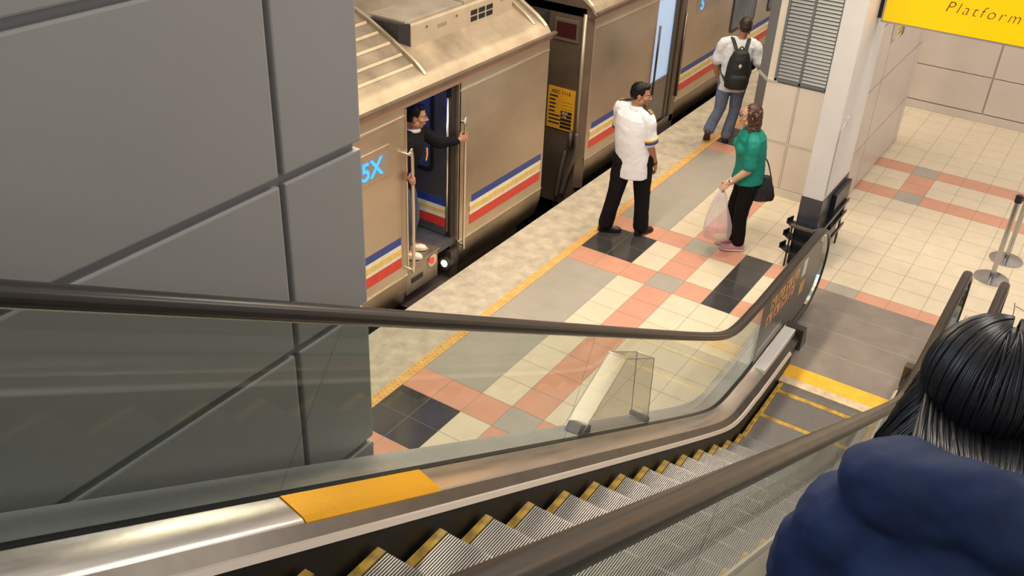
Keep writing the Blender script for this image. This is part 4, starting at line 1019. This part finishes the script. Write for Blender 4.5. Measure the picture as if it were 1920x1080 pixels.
# ---- person in navy jacket with long black hair riding the second escalator, close to the camera
o = V((4.36, -4.38, 2.855))
P = dict(pelvis=(4.36, -4.20, 3.56), waist=(4.30, -4.22, 3.73), chest=(4.20, -4.20, 3.87), neck=(4.135, -4.12, 4.045), lh=(1, .05, 0), ls=(1, .06, .03),
         hw=.165, hd=.13, ww=.15, wd=.12, cw=.175, cd=.125, head=(4.115, -3.985, 4.085), face=(-.03, .80, -.60), hup=(0, .6, .8),
         Lsh=(3.995, -4.20, 3.905), Lel=(3.965, -4.12, 3.67), Lwr=(4.07, -3.90, 3.66), Lhand=((.3, .9, .1), (.5, -.2, .8), (.7, -.3, -.3), .6),
         Rsh=(4.325, -4.17, 3.935), Rel=(4.44, -4.08, 3.69), Rwr=(4.33, -3.88, 3.66), Rhand=((-.3, .9, .1), (-.5, -.2, .8), (-.7, -.3, -.3), .6),
         Lhip=(4.285, -4.19, 3.53), Lkn=(4.28, -4.30, 3.21), Lan=(4.28, -4.43, 2.932), Ltoe=(0, 1, 0),
         Rhip=(4.44, -4.18, 3.53), Rkn=(4.45, -4.30, 3.21), Ran=(4.45, -4.43, 2.932), Rtoe=(0, 1, 0))
pr, o, hM = body('person', 'person in navy jacket with long black hair on the right-hand escalator, seen from behind', o, P, skin2, fem=True, headscale=.98)
b = MB(); torso(b, P, .022, 1.0, .03)
for sd in 'LR': sleeve(b, P, sd, 1.05)
ls = unit(P['ls']); nk = V(P['neck'])
for k in (-1, 1):
    b.ell(nk + ls*.068*k + V((0, -.090, .038)), (.092, .070, .062)); b.ell(nk + ls*.115*k + V((0, -.070, -.075)), (.085, .080, .085))
b.ell(nk + V((0, -.105, .055)), (.075, .05, .062)); b.ell(nk + V((0, -.10, -.10)), (.15, .07, .11))
b.ell(V(P['chest']) + V((-.02, -.10, .02)), (.16, .06, .12))
sh = b.out('jacket', navy, pr, off=o); bake(sh, .009, 22, disp=(.022, .07))
trousers(pr, o, P, trouser, .95)
shoes(pr, o, P, shoeb, shoeb)
# hair: locks combed from the centre parting over the skull and down
c = V(P['head']); R3 = hM.col[0]; F3 = hM.col[1]; U3 = hM.col[2]
b = MB(); b.ell(c + hM @ V((0, -.014, .026)), (.080, .100, .095), hM, 24, 16)
rnd = random.Random(11)
HC = c + hM @ V((0, -.014, .026))
def skull(d, k=1.0):
    q = hM.transposed() @ d
    return HC + d*(k/math.sqrt((q.x/.086)**2 + (q.y/.107)**2 + (q.z/.101)**2))
for lay in range(2):
    for sd in (-1, 1):
        NS = 210
        for k in range(NS):
            u = (k + rnd.random())/NS
            th = -.80 + 1.75*u + rnd.uniform(-.03, .03)
            d0 = (U3*math.cos(th) - F3*math.sin(th) + R3*sd*.05).normalized()
            al = math.radians(62 + 124*u**1.15 + rnd.uniform(-4, 4))
            e = V((sd*math.sin(al), math.cos(al), -.12)).normalized()
            om = d0.angle(e); lift = 1.0 + .035*lay + .05*rnd.random()
            pts = []
            for t in (0, .12, .3, .5, .7, .86, 1.0):
                d = (d0*math.sin((1-t)*om) + e*math.sin(t*om))/math.sin(om)
                pts.append(skull(d.normalized(), lift*(.985 + .03*math.sin(PI*t))))
            L0 = pts[-1]; fl = .20 + .10*rnd.random(); oh = V((e.x, e.y, 0)); nb = max(0, -e.y)**2
            for t in (.15, .4, .7, 1.0):
                pts.append(L0 + V((0, 0, -fl*t)) + oh*((.016 + .02*rnd.random())*math.sin(t*1.9) + .15*nb*t**.7) + V((rnd.uniform(-.004, .004), rnd.uniform(-.004, .004), 0)))
            b.tube(pts, [.0016, .0026, .0030, .0032, .0032, .0032, .0032, .0032, .0030, .0024, .001], n=5, sub=2, up=d0)
for k in range(150):
    x = -1 + 2*(k + rnd.random())/150; e = (V((0, -1, 0))*math.cos(x*1.1) + R3*math.sin(x*1.1) - U3*(.05 + .2*rnd.random())).normalized()
    p0 = skull(e, .97); j = lambda: V((rnd.uniform(-.004, .004), rnd.uniform(-.004, .004), 0))
    q1 = nk + V((x*.080, -.062 - .012*(1-x*x), .075)) + j(); q2 = nk + V((x*.088, -.080 - .016*(1-x*x), .03)) + j(); q3 = nk + V((x*.095, -.085, -.04))
    b.tube([p0, (p0 + q1)/2 + V((0, -.012, .01)), q1, q2, q3], [.004, .0042, .0042, .004, .003], n=5, sub=3)
b.out('hair', hairl, pr, smooth=True, off=o)
b = MB()
for k in range(22):
    th = rnd.uniform(-.8, .3); d0 = U3*math.cos(th) - F3*math.sin(th) + R3*rnd.uniform(-.6, .6); d0.normalize()
    p = c + hM @ V((0, -.014, .026)) + d0*.098
    b.tube([p, p + d0*.02 + R3*rnd.uniform(-.01, .01), p + d0*.03 + R3*rnd.uniform(-.03, .03) + F3*rnd.uniform(-.01, .02)], .0005, n=4, sub=3)
b.out('flyaway_hair', hairl, pr, smooth=True, off=o)

# ------------------------------------------------------------------ light
def area(name, loc, size, power, color, rot=(0, 0, 0), sy=None):
    l = bpy.data.lights.new(name, 'AREA'); l.shape = 'RECTANGLE'; l.size = size; l.size_y = sy or size; l.energy = power; l.color = color
    o = bpy.data.objects.new(name, l); COL.objects.link(o); o.location = loc; o.rotation_euler = rot; return o
WARM = (1, .84, .62); NEUT = (1, .90, .78); COOL = (.62, .76, 1.0)
for y in (-1.5, 1.5, 4.5, 7.5, 10.5):
    area('platform_tube', (.75, y, 5.6), .35, 120, WARM, sy=1.6)
for y in (2.5, 5.0, 7.5):
    area('concourse_tube', (4.6, y, 5.4), .35, 66, NEUT, sy=1.5)
area('hall_tube', (3.2, -1.0, 7.6), .4, 120, NEUT, sy=1.6)
area('hall_cool_light', (.8, -7.5, 8.0), 1.6, 110, COOL, rot=(math.radians(28), math.radians(-18), 0), sy=2.2)  # unseen cool light put in for blue highlights on the near hair
area('sheen_fill', (2.22, -5.6, 5.7), .3, 26, COOL, rot=(0, math.radians(-65), 0), sy=1.4)  # added cool fill, gives sheen on the near hair, jacket and rail
area('cab_fill', (-1.6, .7, 1.93), .25, 5, (.70, .80, 1.0), sy=.5)  # unseen cool fill added to brighten the open door leaf
w = bpy.data.worlds.new('world'); SC.world = w; w.use_nodes = True
w.node_tree.nodes['Background'].inputs[0].default_value = (1, .94, .87, 1)
w.node_tree.nodes['Background'].inputs[1].default_value = .50
SC.view_settings.view_transform = 'Standard'; SC.view_settings.look = 'None'; SC.view_settings.gamma = 1; SC.view_settings.exposure = 0.0
SC.view_settings.use_curve_mapping = False
